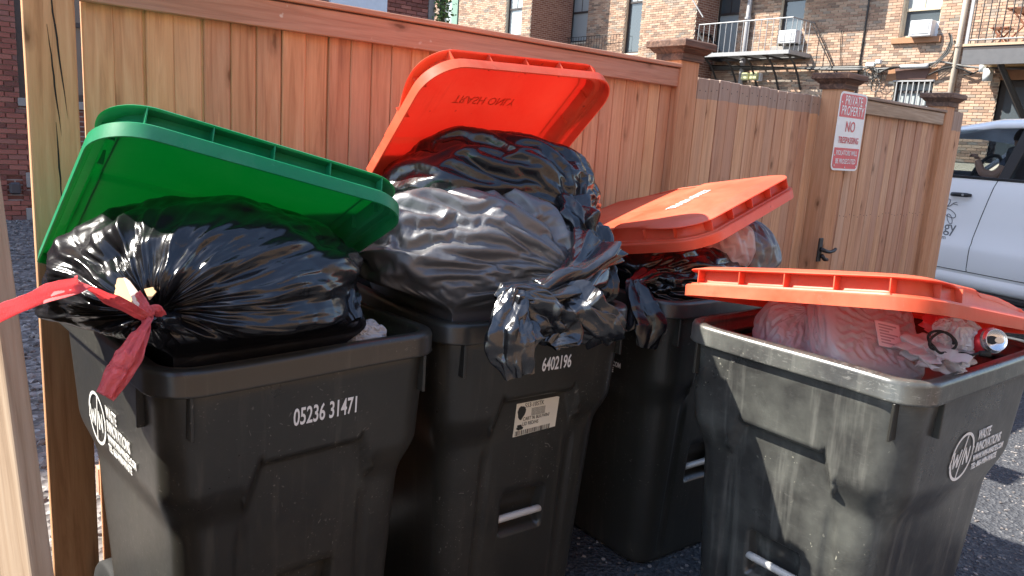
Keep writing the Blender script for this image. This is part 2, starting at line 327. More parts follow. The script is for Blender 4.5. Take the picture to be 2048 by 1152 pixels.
# ------------------------------------------------------------------ fence
def frame_on_fence(o, s, off, z): set_frame(o, FD, -FN, ZV, FP(s, off, z))   # local x along fence, y away from camera, z up
NAIL = MB().prism([(.0032 * math.cos(a), .0032 * math.sin(a)) for a in np.linspace(0, 2 * math.pi, 7)[:-1]], 1, -.0006, .001).me()
def fence_panel(label, s0, s1, n, mat, z1, off, rail=None, group='fence panels along the yard', wid=None, zvar=.0, name='plank_fence'):
    root = empty(name, label=label, cat='fence'); root['group'] = group
    frame_on_fence(root, s0, off, 0); w = (s1 - s0) / n
    me = [boxm(-w / 2 + .0015, w / 2 - .0015, 0, .018, .04, z1, .003, 1), ]
    for k in range(3):
        q = MB(); ww = w / 2 - .0012 - k * .0007; q.box(-ww, ww, 0, .018, .04, z1); mt = q.me(.0028, 1); bm = bmesh.new(); bm.from_mesh(mt); m2 = MB().box(ww - .002, ww + .014, .007, .012, .05, z1 - .01).me(); bm.from_mesh(m2); bm.to_mesh(mt); bm.free(); me.append(mt)
    for mm in me: mm.materials.append(mat)
    for i in range(n):
        o = obj('plank', me[1 + i % 3], None, root); o.location = ((i + .5) * w, rnd.uniform(-.0035, .0035), rnd.uniform(-zvar, zvar)); o.rotation_euler = (0, rnd.uniform(-.0025, .0025), rnd.uniform(-.014, .014))
        for nz in ((z1 - .05,) if not rail else ((1.15,) if rnd.random() < .55 else ())):
            for sx in (-1, 1): nl = obj('nail', NAIL, M['black'], o); nl.location = (sx * w * .26 + rnd.uniform(-.004, .004), -.0008, nz + rnd.uniform(-.012, .012))
    for zz in (.35, 1.1):
        MB().box(0, s1 - s0, .024, .06, zz, zz + .085).build('back_rail', M['rail'], root)
    if rail:
        q = MB().box(-.005, s1 - s0 + .005, -.030, -.008, rail[0], rail[1]).build('top_rail', rail[2], root, bevel=.003)
        MB().box(-.005, s1 - s0 + .005, -.042, .06, rail[1] + .004, rail[1] + .022).build('cap_rail', rail[2], root, bevel=.003)
    return root
PW = .0801
fp1 = fence_panel('long reddish cedar plank fence with a top rail behind the open carts', -PW, 30 * PW, 31, M['fence'], 1.86, 0, (1.79, 1.872, M['rail']))
fp2 = fence_panel('short cedar panel to the right of the no trespassing sign', 4.05, 5.40, 15, M['panel'], 1.86, 0, (1.79, 1.872, M['railx']))
gate = fence_panel('plank gate with weathered grey band along its top edge', 2.62, 3.985, 15, M['gate'], 1.865, -.09, None, name='gate', group='gate', zvar=.004); del gate['group']; gate['category'] = 'gate'
def post(label, s, w, h, mat, off=.04, cap=True, cw=.235):
    r = empty('fence_post', label=label, cat='post', group='fence posts'); frame_on_fence(r, s, off, 0)
    me = boxm(-w / 2, w / 2, 0, w if cap else .03, 0, h, .006, 2); obj('shaft', me, mat, r)
    if cap:
        c = w / 2
        prof = [(c + .002, h - .045), (c + .012, h - .044), (c + .013, h - .012), (c + .020, h - .010), (c + .034, h + .004), (c + .036, h + .010), (cw / 2 - .003, h + .011), (cw / 2, h + .015), (cw / 2, h + .040), (cw / 2 - .008, h + .047)]
        V = []; Fc = []
        for a, z in prof: V += [(-a, w / 2 - a, z), (a, w / 2 - a, z), (a, w / 2 + a, z), (-a, w / 2 + a, z)]
        for i in range(len(prof) - 1):
            for j in range(4): Fc.append([i * 4 + j, i * 4 + (j + 1) % 4, i * 4 + 4 + (j + 1) % 4, i * 4 + 4 + j])
        Fc.append([len(V) - 4 + j for j in range(4)]); V.append((0, w / 2, h + .058)); Fc.pop(); k = len(V) - 1
        for j in range(4): Fc.append([k - 4 + j, k - 4 + (j + 1) % 4, k])
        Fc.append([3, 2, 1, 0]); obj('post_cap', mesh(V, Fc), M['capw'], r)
    return r
post('tall cracked wooden post at the left end of the fence', -.155, .12, 2.35, M['post'], cap=False, off=.02)
post('capped wooden post between the long fence panel and the gate', 2.47, .135, 1.955, M['post'])
post('capped wooden post behind the no trespassing sign', 3.975, .135, 1.955, M['post'])
post('capped wooden post at the fence end beside the white truck', 5.46, .135, 1.965, M['post'])
# cracks in the tall post
pc = [o for o in bpy.data.objects if o.name == 'fence_post'][0]
def crack(pts, w):
    V = []; Fc = []
    for i, (x, z) in enumerate(pts):
        ww = w * math.sin(math.pi * min(1, max(.06, i / (len(pts) - 1)))) ; V += [(x - ww, -.0008, z), (x + ww, -.0008, z), (x - ww, .004, z), (x + ww, .004, z)]
    for i in range(len(pts) - 1):
        a = i * 4; Fc += [[a, a + 1, a + 5, a + 4], [a + 2, a + 6, a + 7, a + 3], [a, a + 4, a + 6, a + 2], [a + 1, a + 3, a + 7, a + 5]]
    obj('split', mesh(V, Fc), M['rubber'], pc)
crack([(-.004 + .0025 * i + rnd.uniform(-.0012, .0012), 1.9 - .030 * i) for i in range(15)], .0022)
crack([(-.006 + .0018 * i + rnd.uniform(-.0012, .0012), 1.72 - .026 * i) for i in range(12)], .002)
crack([(.003 + .0006 * i + rnd.uniform(-.001, .001), 1.47 - .03 * i) for i in range(9)], .0022)
# end board of the fence beyond the last post
eb = empty('plank_fence', label='narrow weathered board at the far end of the fence', cat='fence', group='fence panels along the yard'); frame_on_fence(eb, 5.56, .0, 0)
for i in range(3): MB().box(i * .08, i * .08 + .078, 0, .018, .04, 1.90).build('plank', M['gate'], eb, bevel=.003)
# second enclosure fence panel at the near left, end board in view, unseen boards added to shade the cart
P1 = at(112, 1150, 1.20); P2 = at(9, 390, 1.27); ax = (P2 - P1) / np.linalg.norm(P2 - P1)
B0 = P1 - ax * (P1[2] / ax[2])
px_ = np.array([.90, -.436, 0]); px_ -= ax * (px_ @ ax); px_ /= np.linalg.norm(px_); py_ = np.cross(ax, px_)
lp = empty('plank_fence', label='near leaning raw timber board panel at the left picture edge', cat='fence', group='fence panels along the yard')
set_frame(lp, px_, py_, ax, B0)
for i in range(11): MB().box(-(i + 1) * .145 + .002, -i * .145 - .002, -.036 if i == 0 else -.02, 0, .0, 2.05 if i == 0 else 1.75).build('plank', M['board'], lp, bevel=.004, seg=2)
for z_ in (.3, 1.2): MB().box(-1.6, -.15, .004, .04, z_, z_ + .09).build('back_rail', M['board'], lp)
# ------------------------------------------------------------------ wheeled trash carts
def rrect(a, y0, y1, r, nx=26, ny=30, nc=8, rb=None):
    """closed outline, counter-clockwise seen from above; starts at front left, runs along the front"""
    rb = rb or r; P = []
    for i in range(nx): P.append((-a + r + (2 * a - 2 * r) * i / nx, y0))
    for i in range(nc): t = -math.pi / 2 + math.pi / 2 * i / nc; P.append((a - r + r * math.cos(t), y0 + r + r * math.sin(t)))
    for i in range(ny): P.append((a, y0 + r + (y1 - y0 - r - rb) * i / ny))
    for i in range(nc): t = math.pi / 2 * i / nc; P.append((a - rb + rb * math.cos(t), y1 - rb + rb * math.sin(t)))
    for i in range(nx): P.append((a - rb - (2 * a - 2 * rb) * i / nx, y1))
    for i in range(nc): t = math.pi / 2 + math.pi / 2 * i / nc; P.append((-a + rb + rb * math.cos(t), y1 - rb + rb * math.sin(t)))
    for i in range(ny): P.append((-a, y1 - rb - (y1 - y0 - r - rb) * i / ny))
    for i in range(nc): t = math.pi + math.pi / 2 * i / nc; P.append((-a + r + r * math.cos(t), y0 + r + r * math.sin(t)))
    return np.array(P)
def loft(loops, close_bottom=True, close_top=False):
    n = len(loops[0]); V = np.concatenate(loops).tolist(); Fc = []
    for i in range(len(loops) - 1):
        for j in range(n): Fc.append([i * n + j, i * n + (j + 1) % n, (i + 1) * n + (j + 1) % n, (i + 1) * n + j])
    if close_bottom: Fc.append(list(range(n))[::-1])
    if close_top: Fc.append([(len(loops) - 1) * n + j for j in range(n)])
    return V, Fc
def cart_body_mesh():
    loops = []
    zs = sorted(set([0, .004, .012, .03, .06, .1, .15, .2, .26, .30, .308, .318, .33, .36, .40, .43, .440, .447, .455, .48, .53, .57] + [round(.59 + .0085 * i, 4) for i in range(26)] + [.83, .88, .93, .968]))
    NX = 72
    for z in zs:
        k = z / .965
        a = .262 + (.306 - .262) * k; y0 = .098 + (.038 - .098) * k; y1 = .66 + (.765 - .66) * k; r = .075
        foot = .012 * (1 - sst(np.array(z), 0, .012))
        P = rrect(a - foot, y0 + foot, y1 - foot, r, nx=NX, ny=30, nc=9)
        x, y = P[:, 0].copy(), P[:, 1].copy()
        ax_ = np.abs(x)
        front = y < y0 + r * .9
        # upper collar: stands proud of the lower body, notched in the middle of the front face
        ze = np.where(ax_ < .118, .762, np.where(ax_ < .150, .762 - (ax_ - .118) / .032 * .10, .655))
        zf = np.where(ax_ < .116, .012, np.where(ax_ < .152, .034, .085))
        cf = sst(z, ze - zf * .3, ze + zf)
        cs = sst(np.full(len(x), z), .60, .735)
        wgt = np.clip((y - y0) / r, 0, 1); c = np.where(front, cf * (1 - wgt) + cs * wgt, cs)
        q = 1 / 1.0; amt = .030
        sx = (a + amt * c) / a; x = x * sx
        yc = .4; fr = np.where(y < yc, (yc - y0 + (.026) * c) / (yc - y0), (y1 - yc + .012 * c) / (y1 - yc)); y = yc + (y - yc) * fr
        # lift-bar pocket
        pk = sst(-ax_, -.083, -.073) * sst(np.full(len(x), z), .312, .322) * (1 - sst(np.full(len(x), z), .440, .450)) * (P[:, 1] < y0 + 1e-3)
        y = y + pk * .055
        # shallow vertical flutes low on the front
        fl = (P[:, 1] < y0 + 1e-3) * (sst(ax_, .135, .15) - sst(ax_, .165, .18)) * (1 - sst(np.full(len(x), z), .56, .64)) * sst(np.full(len(x), z), .03, .08); y = y + fl * .007
        loops.append(np.stack([x, y, np.full(len(x), z)], 1))
    no = len(loops)
    for z, a, y0, y1 in ((.975, .330, .016, .773), (.972, .323, .023, .766), (.90, .320, .026, .764), (.79, .316, .032, .755), (.72, .280, .070, .735), (.5, .268, .086, .70), (.3, .258, .140, .67), (.12, .25, .145, .65)):
        P = rrect(a, y0, y1, .07, nx=NX, ny=30, nc=9); loops.append(np.stack([P[:, 0], P[:, 1], np.full(len(P), z)], 1))
    V, Fc = loft(loops, True, True); me = mesh(V, Fc); return me
def cart_rim_mesh():
    prof = [(.0, .962), (-.002, .964), (0.0, .968), (0, 1.006), (.004, 1.015), (.011, 1.019), (.028, 1.019), (.033, 1.015), (.035, 1.005), (.036, .985), (.043, .980), (.045, .955), (.030, .955), (.012, .958)]
    L_ = []
    for ins, z in prof:
        P = rrect(.352 - ins, -.002 + ins, .802 - ins, .092 - ins * .9, nx=30, ny=34, nc=12); L_.append(np.stack([P[:, 0], P[:, 1], np.full(len(P), z) + .0015 * np.sin(P[:, 0] * 9 + P[:, 1] * 5)], 1))
    L_.append(L_[0]); V, Fc = loft(L_, False); return mesh(V, Fc)
BODY, RIM = fixn(cart_body_mesh()), fixn(cart_rim_mesh())
FIN = MB().box(-.004, .004, -.010, .02, .868, .962).me(.0015)
BAR = MB().tube([(-.092, .090, .362), (-.06, .090, .362), (.06, .090, .362), (.092, .090, .362)], .0115, 14).me()
WHEEL_T = None
def lathe(prof, seg=28, axis='x'):
    V = []; Fc = []
    for r, h in prof:
        for j in range(seg):
            a = 2 * math.pi * j / seg; V.append((h, r * math.cos(a), r * math.sin(a)) if axis == 'x' else (r * math.cos(a), r * math.sin(a), h))
    for i in range(len(prof) - 1):
        for j in range(seg): Fc.append([i * seg + j, i * seg + (j + 1) % seg, (i + 1) * seg + (j + 1) % seg, (i + 1) * seg + j])
    Fc.append(list(range(seg))[::-1]); Fc.append([(len(prof) - 1) * seg + j for j in range(seg)]); return mesh(V, Fc)
TYRE = lathe([(.075, -.022), (.118, -.022), (.125, -.014), (.125, .014), (.118, .022), (.075, .022)]); HUB = lathe([(.02, -.03), (.03, -.026), (.074, -.018), (.074, .018), (.03, .026), (.02, .03)])
def logo(side, parent, fade=1.):
    """round WIN emblem with four lines of lettering, printed on a cart side. side -1 = left, +1 = right"""
    root = empty('printed_logo'); root.parent = parent
    x = side * .3288
    # local frame on the side face: u runs the reading direction
    X = np.array([0, -side * -1., 0]) if False else np.array([0, 1. if side > 0 else -1., 0]); Z = np.array([side * .0456, 0, 1.]) / math.hypot(1, .0456); Y = np.array([side, 0, -.0456]) / math.hypot(1, .0456)
    u0 = .285 if side > 0 else .565
    Mx = Matrix.Identity(4)   # local: x reading dir, y up, z out
    for i in range(3): Mx[i][0] = X[i]; Mx[i][1] = Z[i]; Mx[i][2] = Y[i]; Mx[i][3] = (x, u0, .77)[i]
    root.matrix_basis = Mx
    R = .068; q = MB()
    def ring(a0, a1, r0, r1, n=26):
        n0 = len(q.v)
        for i in range(n + 1):
            a = math.radians(a0 + (a1 - a0) * i / n)
            for r in (r0, r1): q.v.append((R + r * math.cos(a), r * math.sin(a) * 1.0, .0012))
        for i in range(n): q.f.append([n0 + 2 * i, n0 + 2 * i + 1, n0 + 2 * i + 3, n0 + 2 * i + 2])
    ring(-12, 172, .060, .068); ring(-172, -8, .060, .068)
    def bar(x0, y0, x1, y1, w):
        d = Vector((x1 - x0, y1 - y0)).normalized(); nx, ny = -d.y * w / 2, d.x * w / 2; n0 = len(q.v)
        q.v += [(x0 + nx, y0 + ny, .0012), (x0 - nx, y0 - ny, .0012), (x1 - nx, y1 - ny, .0012), (x1 + nx, y1 + ny, .0012)]; q.f.append([n0, n0 + 1, n0 + 2, n0 + 3])
    w = .0075; b = R
    for (x0, y0, x1, y1) in ((-.054, .022, -.044, -.026), (-.044, -.026, -.032, .012), (-.032, .012, -.022, -.026), (-.022, -.026, -.010, .022), (.014, -.026, .014, .022), (.014, .022, .040, -.026), (.040, -.026, .040, .022)): bar(b + x0, y0, b + x1, y1, w)
    bar(b + .012, .060, b - .012, -.060, .006); bar(b - .068, -.018, b - .060, .016, .006); bar(b + .060, -.016, b + .068, .016, .006)
    me = mesh(q.v, q.f); obj('emblem', me, M['white'], root)
    for i, (tx, sz, z) in enumerate((('WASTE', .040, .030), ('INNOVATIONS', .040, -.006), ('WWW.WIN-WASTE.COM', .0245, -.032), ('TEL: 866-WIN-WASTE', .0245, -.056))):
        tm = text_mesh(tx, sz, .0003, {0: .62, 1: .62, 2: .72, 3: .72}[i], offset=.0009); o = obj('lettering', tm, M['white'], root); o.location = (.148, z, .0012)
    return root
def cart(label, x, y, yaw, number=None, nx=-.058, mat='cart', logos=(-1,), sticker=False):
    r = empty('trash_cart', (x, y, 0), yaw, label=label, cat='trash cart', group='black wheeled trash carts')
    obj('body', BODY.copy(), M[mat], r, True); obj('rim', RIM.copy(), M['cartrim' if mat == 'cartw' else mat], r, True)
    for fx, fy, rz in ((-.285, .012, 0), (.29, .012, 0)):
        o = obj('gusset', FIN, M[mat], r); o.location = (fx, fy, 0)
    for sx in (-1, 1):
        o = obj('gusset', FIN, M[mat], r); o.location = (sx * .338, .14, 0); o.rotation_euler = (0, 0, sx * math.pi / 2)
    obj('lift_bar', BAR, M['barsteel'], r, True)
    for sx in (-1, 1):
        w = obj('wheel', TYRE, M['rubber'], r, True); w.location = (sx * .255, .70, .126); obj('hub', HUB, M['black'], w, True)
    MB().tube([(-.3, .70, .126), (.3, .70, .126)], .01, 10).build('axle', M['steel'], r)
    MB().tube([(-.28, .80, .99), (-.27, .845, 1.0), (-.1, .852, 1.0), (.1, .852, 1.0), (.27, .845, 1.0), (.28, .80, .99)], .013, 10).build('handle', M[mat], r, smooth=True)
    if number:
        tm = text_mesh(number, .058, .0004, .55, offset=.0008); o = obj('serial_number', tm, M['white'], r); o.location = (nx, .0193 - .0012, .848); o.rotation_euler = (math.radians(93.5), 0, 0)
    for s_ in logos: logo(s_, r)
    return r
C1 = (-.4125, 1.6311, .7635); C2 = (.119, 2.1244, .6373); C3 = (.79, 2.61, .6458); C4 = (.721, 1.9238, -.8987)
cart1 = cart('black cart under the tilted green lid, serial number on its front', *C1, number='05236 31471')
cart2 = cart('black cart heaped with two bags under the wide open red lid', *C2, number='6402196', nx=-.008)
cart3 = cart('black cart between its neighbours, its red lid propped up on bags', *C3)
cart4 = cart('scuffed black cart turned sideways at the right, red lid nearly shut', *C4, mat='cartw', logos=(-1, 1))
# ------------------------------------------------------------------ lids
LW, LL = .72, .86
def lid_out(ins, fr_extra=0.):
    a = LW / 2 - ins; y1 = LL - ins - fr_extra; y0 = .012 + ins * .6
    P = rrect(a, y0, y1, .012, nx=36, ny=44, nc=12, rb=max(.02, .115 - ins)); return P
def lid_mesh():
    lv = [(0., 0., 0), (0, .030, 0), (.003, .033, 0), (.014, .034, 0), (.016, .038, 0), (.034, .039, 0), (.038, .043, 0), (.043, .070, 1), (.016, .0725, 1), (.012, .0755, 1), (.014, .078, 1), (.030, .0815, 1), (.05, .0835, 1), (.07, .085, 1)]
    def crown(x, y, zz, ins):
        h = .041 + (zz - .041) * (.22 + .78 * sst(y, .04, .40)); h = h - .012 * (1 - sst(y, .470, .485)) * (zz > .079) * sst(y, .1, .3)
        return h + (.006 * np.cos(x / LW * math.pi * .9) * (ins > .04))
    loops = []
    for ins, z, cr in lv:
        P = lid_out(ins); x, y = P[:, 0], P[:, 1]
        if cr and ins < .04:      # the handle lip overhangs along the front and the front corners only
            back = 1 - sst(y, LL - .30, LL - .12); P2 = lid_out(.043); t = back[:, None]; P = P * (1 - t) + P2 * t; x, y = P[:, 0], P[:, 1]
        zz = np.full(len(x), z)
        if z > .0395: zz = crown(x, y, zz, ins)
        loops.append(np.stack([x, y, zz], 1))
    V, Fc = loft(loops, False, False)
    # crown top as a grid so that the step across the lid stays crisp
    ins = .066; a = LW / 2 - ins; rb = .115 - ins; y0 = .012 + ins * .6; n0 = len(V); xs = np.concatenate([a - rb + rb * np.sin(np.linspace(-1.57, 0, 9)) - (2 * a - 2 * rb), np.linspace(-a + rb, a - rb, 25)[1:-1], a - rb + rb * np.sin(np.linspace(0, 1.57, 9))])
    xs = np.clip(xs, -a, a); ys = np.array([0, .03, .06, .1, .15, .2, .26, .32, .38, .43, .452, .458, .464, .470, .477, .484, .49, .497, .51, .54, .58, .63, .68, .73, .77]); ys = ys / ys[-1]
    for x in xs:
        d = max(0, abs(x) - (a - rb)); yf = LL - ins - rb + math.sqrt(max(0, rb * rb - d * d))
        yy = y0 + (.70 - y0) * np.array([0, .05, .1, .16, .23, .31, .4, .5, .58, .622, .629, .636, .643, .65, .657, .664, .671, .70, .76, .84, .92, 1]); yy = np.concatenate([yy, np.linspace(.70, yf, 6)[1:]])
        z = crown(np.full(len(yy), x), yy, np.full(len(yy), .086), .1) - .0012 - .0 * yy
        V += np.stack([np.full(len(yy), x), yy, z], 1).tolist(); ny_ = len(yy)
    for i in range(len(xs) - 1):
        for j in range(ny_ - 1): q = n0 + i * ny_ + j; Fc.append([q, q + ny_, q + ny_ + 1, q + 1])
    return mesh(V, Fc)
LIDM = fixn(lid_mesh())
RIBS = {k: MB().box(-.0014, .0014, -.030, 0, -.034, 0).me() for k in ('red', 'green')}
def lid(parent, R, t, mat, ribs=True, word=None, under=False, sx=1., sy=1.):
    o = obj('lid', LIDM.copy(), M[mat], None, True)
    Mx = Matrix.Identity(4); Rn = np.array(R)
    for i in range(3):
        for j in range(3): Mx[i][j] = Rn[i][j] * (sx, sy, 1)[j]
        Mx[i][3] = t[i]
    mo = o.modifiers.new('thickness', 'SOLIDIFY'); mo.thickness = .0045; mo.offset = -1
    es = o.modifiers.new('edges', 'EDGE_SPLIT'); es.split_angle = math.radians(38)
    bpy.context.view_layer.update()
    o.parent = parent; o.matrix_parent_inverse = Matrix.Identity(4)
    pw = Matrix.Translation(parent.location) @ parent.rotation_euler.to_matrix().to_4x4()
    o.matrix_local = pw.inverted() @ Mx
    for x_ in (-.27, -.135, 0, .135, .27):
        b = obj('rib', RIBS[mat], M[mat], o); b.location = (x_, LL - .0145, .0730)
    for s_ in (-1, 1):
        for y_ in (.62, .74):
            b = obj('rib', RIBS[mat], M[mat], o); b.location = (s_ * (LW / 2 - .024), y_, .0730); b.rotation_euler = (0, 0, -s_ * math.pi / 2)
        h = MB().tube([(s_ * .25 - .03, .004, .012), (s_ * .25 + .03, .004, .012)], .014, 12).build('hinge', M[mat], o, smooth=True)
    if word:
        tm = text_mesh(word, .046 if under else .052, .0004, .85, align='CENTER', offset=0. if under else .0005); w = obj('raised_lettering', tm, M['red'] if under else M['white'], o)  # top lettering white: the highlight on it is put into the colour
        if under: w.location = (.03, LL - .19, .0848); w.rotation_euler = (0, 0, math.pi)
        else: w.location = (0, LL - .24, .0930); w.rotation_euler = (0, 0, math.pi)
    return o
RL1 = [[-.8145, .5756, -.0722], [-.5273, -.6828, .5057], [.2418, .4499, .8597]]
RL2 = [[-.7592, .4547, -.4656], [-.65, -.5653, .5078], [-.0323, .6882, .7248]]
RL3 = [[-.6557, .6886, -.3097], [-.7135, -.6993, -.0443], [-.2471, .192, .9498]]
RL4 = [[-.6181, -.7848, .0448], [.7729, -.5963, .2167], [-.1434, .1686, .9752]]
lid1 = lid(cart1, RL1, (-1.019, 2.209, 1.007), 'green', sx=.678 / .72, sy=.882 / .86)
lid2 = lid(cart2, RL2, (-.356, 2.754, 1.102), 'red', word='TRASH ONLY', under=True)
lid3 = lid(cart3, RL3, (.239, 3.229, 1.126), 'red', word='TRASH ONLY')
lid4 = lid(cart4, RL4, (1.352, 2.416, 1.001), 'red')
# ------------------------------------------------------------------ garbage bags
def film(name, base, rough=.22, bump=.5, alpha=None, tr=None, spec=.6, scale=1.):
    t = NT(name); v = t.coord('Object')
    wv = t.N('VectorMath', operation='MULTIPLY_ADD'); t.L(t.noise(v, 5 * scale, 3, .5, 0, 1), wv.inputs[0]); wv.inputs[1].default_value = (.16,) * 3; t.L(v, wv.inputs[2])
    n1 = t.noise(wv.outputs[0], 5.5 * scale, 3, .45, 1.2); a = t.math('ABSOLUTE', t.math('SUBTRACT', n1, .5))
    n2 = t.noise(wv.outputs[0], 30 * scale, 2, .5, .8); b = t.math('ABSOLUTE', t.math('SUBTRACT', n2, .5))
    h = t.math('ADD', a, t.math('MULTIPLY', b, .10))
    r = t.math('MULTIPLY_ADD', t.noise(v, 8, 3), .16); r.node.inputs[2].default_value = rough - .06
    col = t.mix(t.noise(v, 4, 2), [x * .8 for x in base], base)
    t.set(color=col, rough=r, spec=spec, normal=t.bump(h, bump, .022))
    if tr:
        tb = t.N('BsdfTranslucent'); tb.inputs[0].default_value = tuple(tr[1]) + (1,); mx = t.N('MixShader'); mx.inputs[0].default_value = tr[0]
        t.L(t.p.outputs[0], mx.inputs[1]); t.L(tb.outputs[0], mx.inputs[2]); last = mx.outputs[0]
        if alpha:
            tp = t.N('BsdfTransparent'); m2 = t.N('MixShader'); m2.inputs[0].default_value = alpha; t.L(last, m2.inputs[1]); t.L(tp.outputs[0], m2.inputs[2]); last = m2.outputs[0]
        t.L(last, t.out.inputs[0])
    return t.m
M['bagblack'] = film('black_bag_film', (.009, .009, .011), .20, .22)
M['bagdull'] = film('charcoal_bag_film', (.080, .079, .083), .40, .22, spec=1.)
M['bagtail'] = film('glossy_bag_tail_film', (.014, .014, .016), .22, .25, spec=.9, scale=1.5)
M['bagwhite'] = film('white_bag_film', (.72, .71, .72), .35, .45, tr=(.35, (.8, .78, .78)), scale=1.6)
M['bagclear'] = film('cloudy_bag_film', (.62, .58, .58), .28, .5, tr=(.4, (.75, .7, .7)), scale=1.3)
M['ribbon'] = film('red_drawstring_film', (.88, .20, .21), .30, .7, tr=(.55, (.98, .28, .29)), scale=4)
M['card'] = plain('brown_cardboard', (.55, .34, .17), .8)
def basis(k):
    k = np.array(k, float); k /= np.linalg.norm(k); a = np.array([0, 0, 1.]) if abs(k[2]) < .9 else np.array([1., 0, 0]); e1 = np.cross(a, k); e1 /= np.linalg.norm(e1); return k, e1, np.cross(k, e1)
def clamp_cart(P, C, z0=1.03, z1=1.10, mx=.295, over=None):
    x, y, yaw = C; c, s_ = math.cos(yaw), math.sin(yaw); dx, dy = P[:, 0] - x, P[:, 1] - y; lx = c * dx + s_ * dy; ly = -s_ * dx + c * dy
    def sq(v, lo, hi): return np.clip(v, lo, hi)
    k = (1 - .035 * 0 - .0 * P[:, 2]); w = 1 - sst(P[:, 2], z0, z1)
    kz = np.clip(P[:, 2] / .965, 0, 1); up = .028 * sst(P[:, 2], .75, .80); mw = np.minimum(mx, .232 + .044 * kz + up); lx2 = np.clip(lx, -mw, mw); ly2 = np.clip(ly, .130 - .055 * kz - up * .7, .62 + .105 * kz + up * .5); lx = lx + (lx2 - lx) * w; ly = ly + (ly2 - ly) * w
    Q = P.copy(); Q[:, 0] = x + c * lx - s_ * ly; Q[:, 1] = y + s_ * lx + c * ly; return Q
def tri(x): return 2 * np.abs(x - np.floor(x + .5))
def folds(PH, TH, D, seed, F, iso):
    rs = np.random.RandomState(seed); out = 0; wob = .10 * gn(D * 2.5, seed + 60)
    for k in range(12):
        n = rs.randint(2, 6) if k < 4 else rs.randint(5, int(6 + F * 4)); m = rs.uniform(-1.1, 1.1) * (1 if k < 6 else 1.8)
        mask = sst(gn(D * rs.uniform(1., 2.2) + rs.uniform(0, 50, 3), seed + k), -.12, .22); out = out + mask * (tri((PH * n / (2 * math.pi)) + TH * m * .5 + rs.uniform(0, 1) + wob) - .5) * (3.2 / n)
    f2 = 0
    for k in range(10):
        d = rs.randn(3); d /= np.linalg.norm(d); f = rs.uniform(1.2, 4.2); mask = sst(gn(D * 1.9 + rs.uniform(0, 50, 3), seed + 80 + k), -.05, .25); f2 = f2 + mask * (tri(D @ d * f + rs.uniform(0, 1) + wob) - .5) / f
    return out, f2 * iso
def bag_pts(C, A, knot, seed, nt=150, nf=240, lump=.10, pleat=.07, F=3.2, reach=.9, crump=.035, neck=.0, neckw=.16, sq=2.4, twist=.35, vf=4.5, fold=.042):
    k, e1, e2 = basis(knot); th = np.linspace(.012, math.pi - .01, nt); ph = np.linspace(0, 2 * math.pi, nf, endpoint=False)
    TH, PH = np.meshgrid(th, ph, indexing='ij'); TH = TH.ravel(); PH = PH.ravel()
    D = np.cos(TH)[:, None] * k + np.sin(TH)[:, None] * (np.cos(PH)[:, None] * e1 + np.sin(PH)[:, None] * e2)
    r = (np.abs(D) ** sq).sum(1) ** (-1 / sq)                       # superellipsoid
    r = r + lump * (gn(D * 1.7 + seed, seed) * 1.3 + .5 * gn(D * 3.1 + seed, seed + 1))
    ph2 = PH + twist * gn(D * 2.2 + 7 + seed, seed + 2) + .15 * TH * gn(D * 1.1, seed + 9)
    st = 0; amp = 1.
    for o, f in enumerate((F, F * 2.1, F * 4.3)):
        q = np.stack([np.cos(ph2) * f, np.sin(ph2) * f, TH * (1.1 + .7 * o)], 1) + 13.7 * o; n = gn(q, seed + 3 + o); st = st + amp * (1 - 2.4 * np.abs(n)); amp *= .40
    fall = np.exp(-(TH / reach)) * .85 + .16
    r = r + pleat * (st - .9) * fall * np.minimum(1, TH / .10)
    fo, fi = folds(PH + .25 * gn(D * 1.6, seed + 70), TH, D, seed, F, 1.); r = r + fold * (fo * (.45 + .55 * np.exp(-TH / 1.6)) * np.minimum(1, TH / .25) + fi * 1.5)
    q = D * vf + .35 * np.stack([gn(D * 4 + i * 9, seed + 20 + i) for i in range(3)], 1)
    F1, F2 = vor(q, seed + 30); r = r + crump * (.9 - 1.8 * F1) * sst(TH, .15, .6)
    F1, F2 = vor(D * vf * 2.3 + .25 * q, seed + 31); r = r - crump * .45 * (F1 - .4) * sst(TH, .1, .5)
    n = gn(D * 9 + seed, seed + 40); r = r + crump * .5 * (1 - 3 * np.abs(n)) * .5
    r = r + neck * np.exp(-(TH / neckw) ** 2)
    P = np.array(C) + (D * r[:, None]) @ np.array(A).T
    Fc = []
    for i in range(nt - 1):
        a = i * nf
        for j in range(nf): b = (j + 1) % nf; Fc.append([a + nf + j, a + nf + b, a + b, a + j])
    Fc.append(list(range(nf))); Fc.append([(nt - 1) * nf + j for j in range(nf)][::-1])
    return P, Fc, r
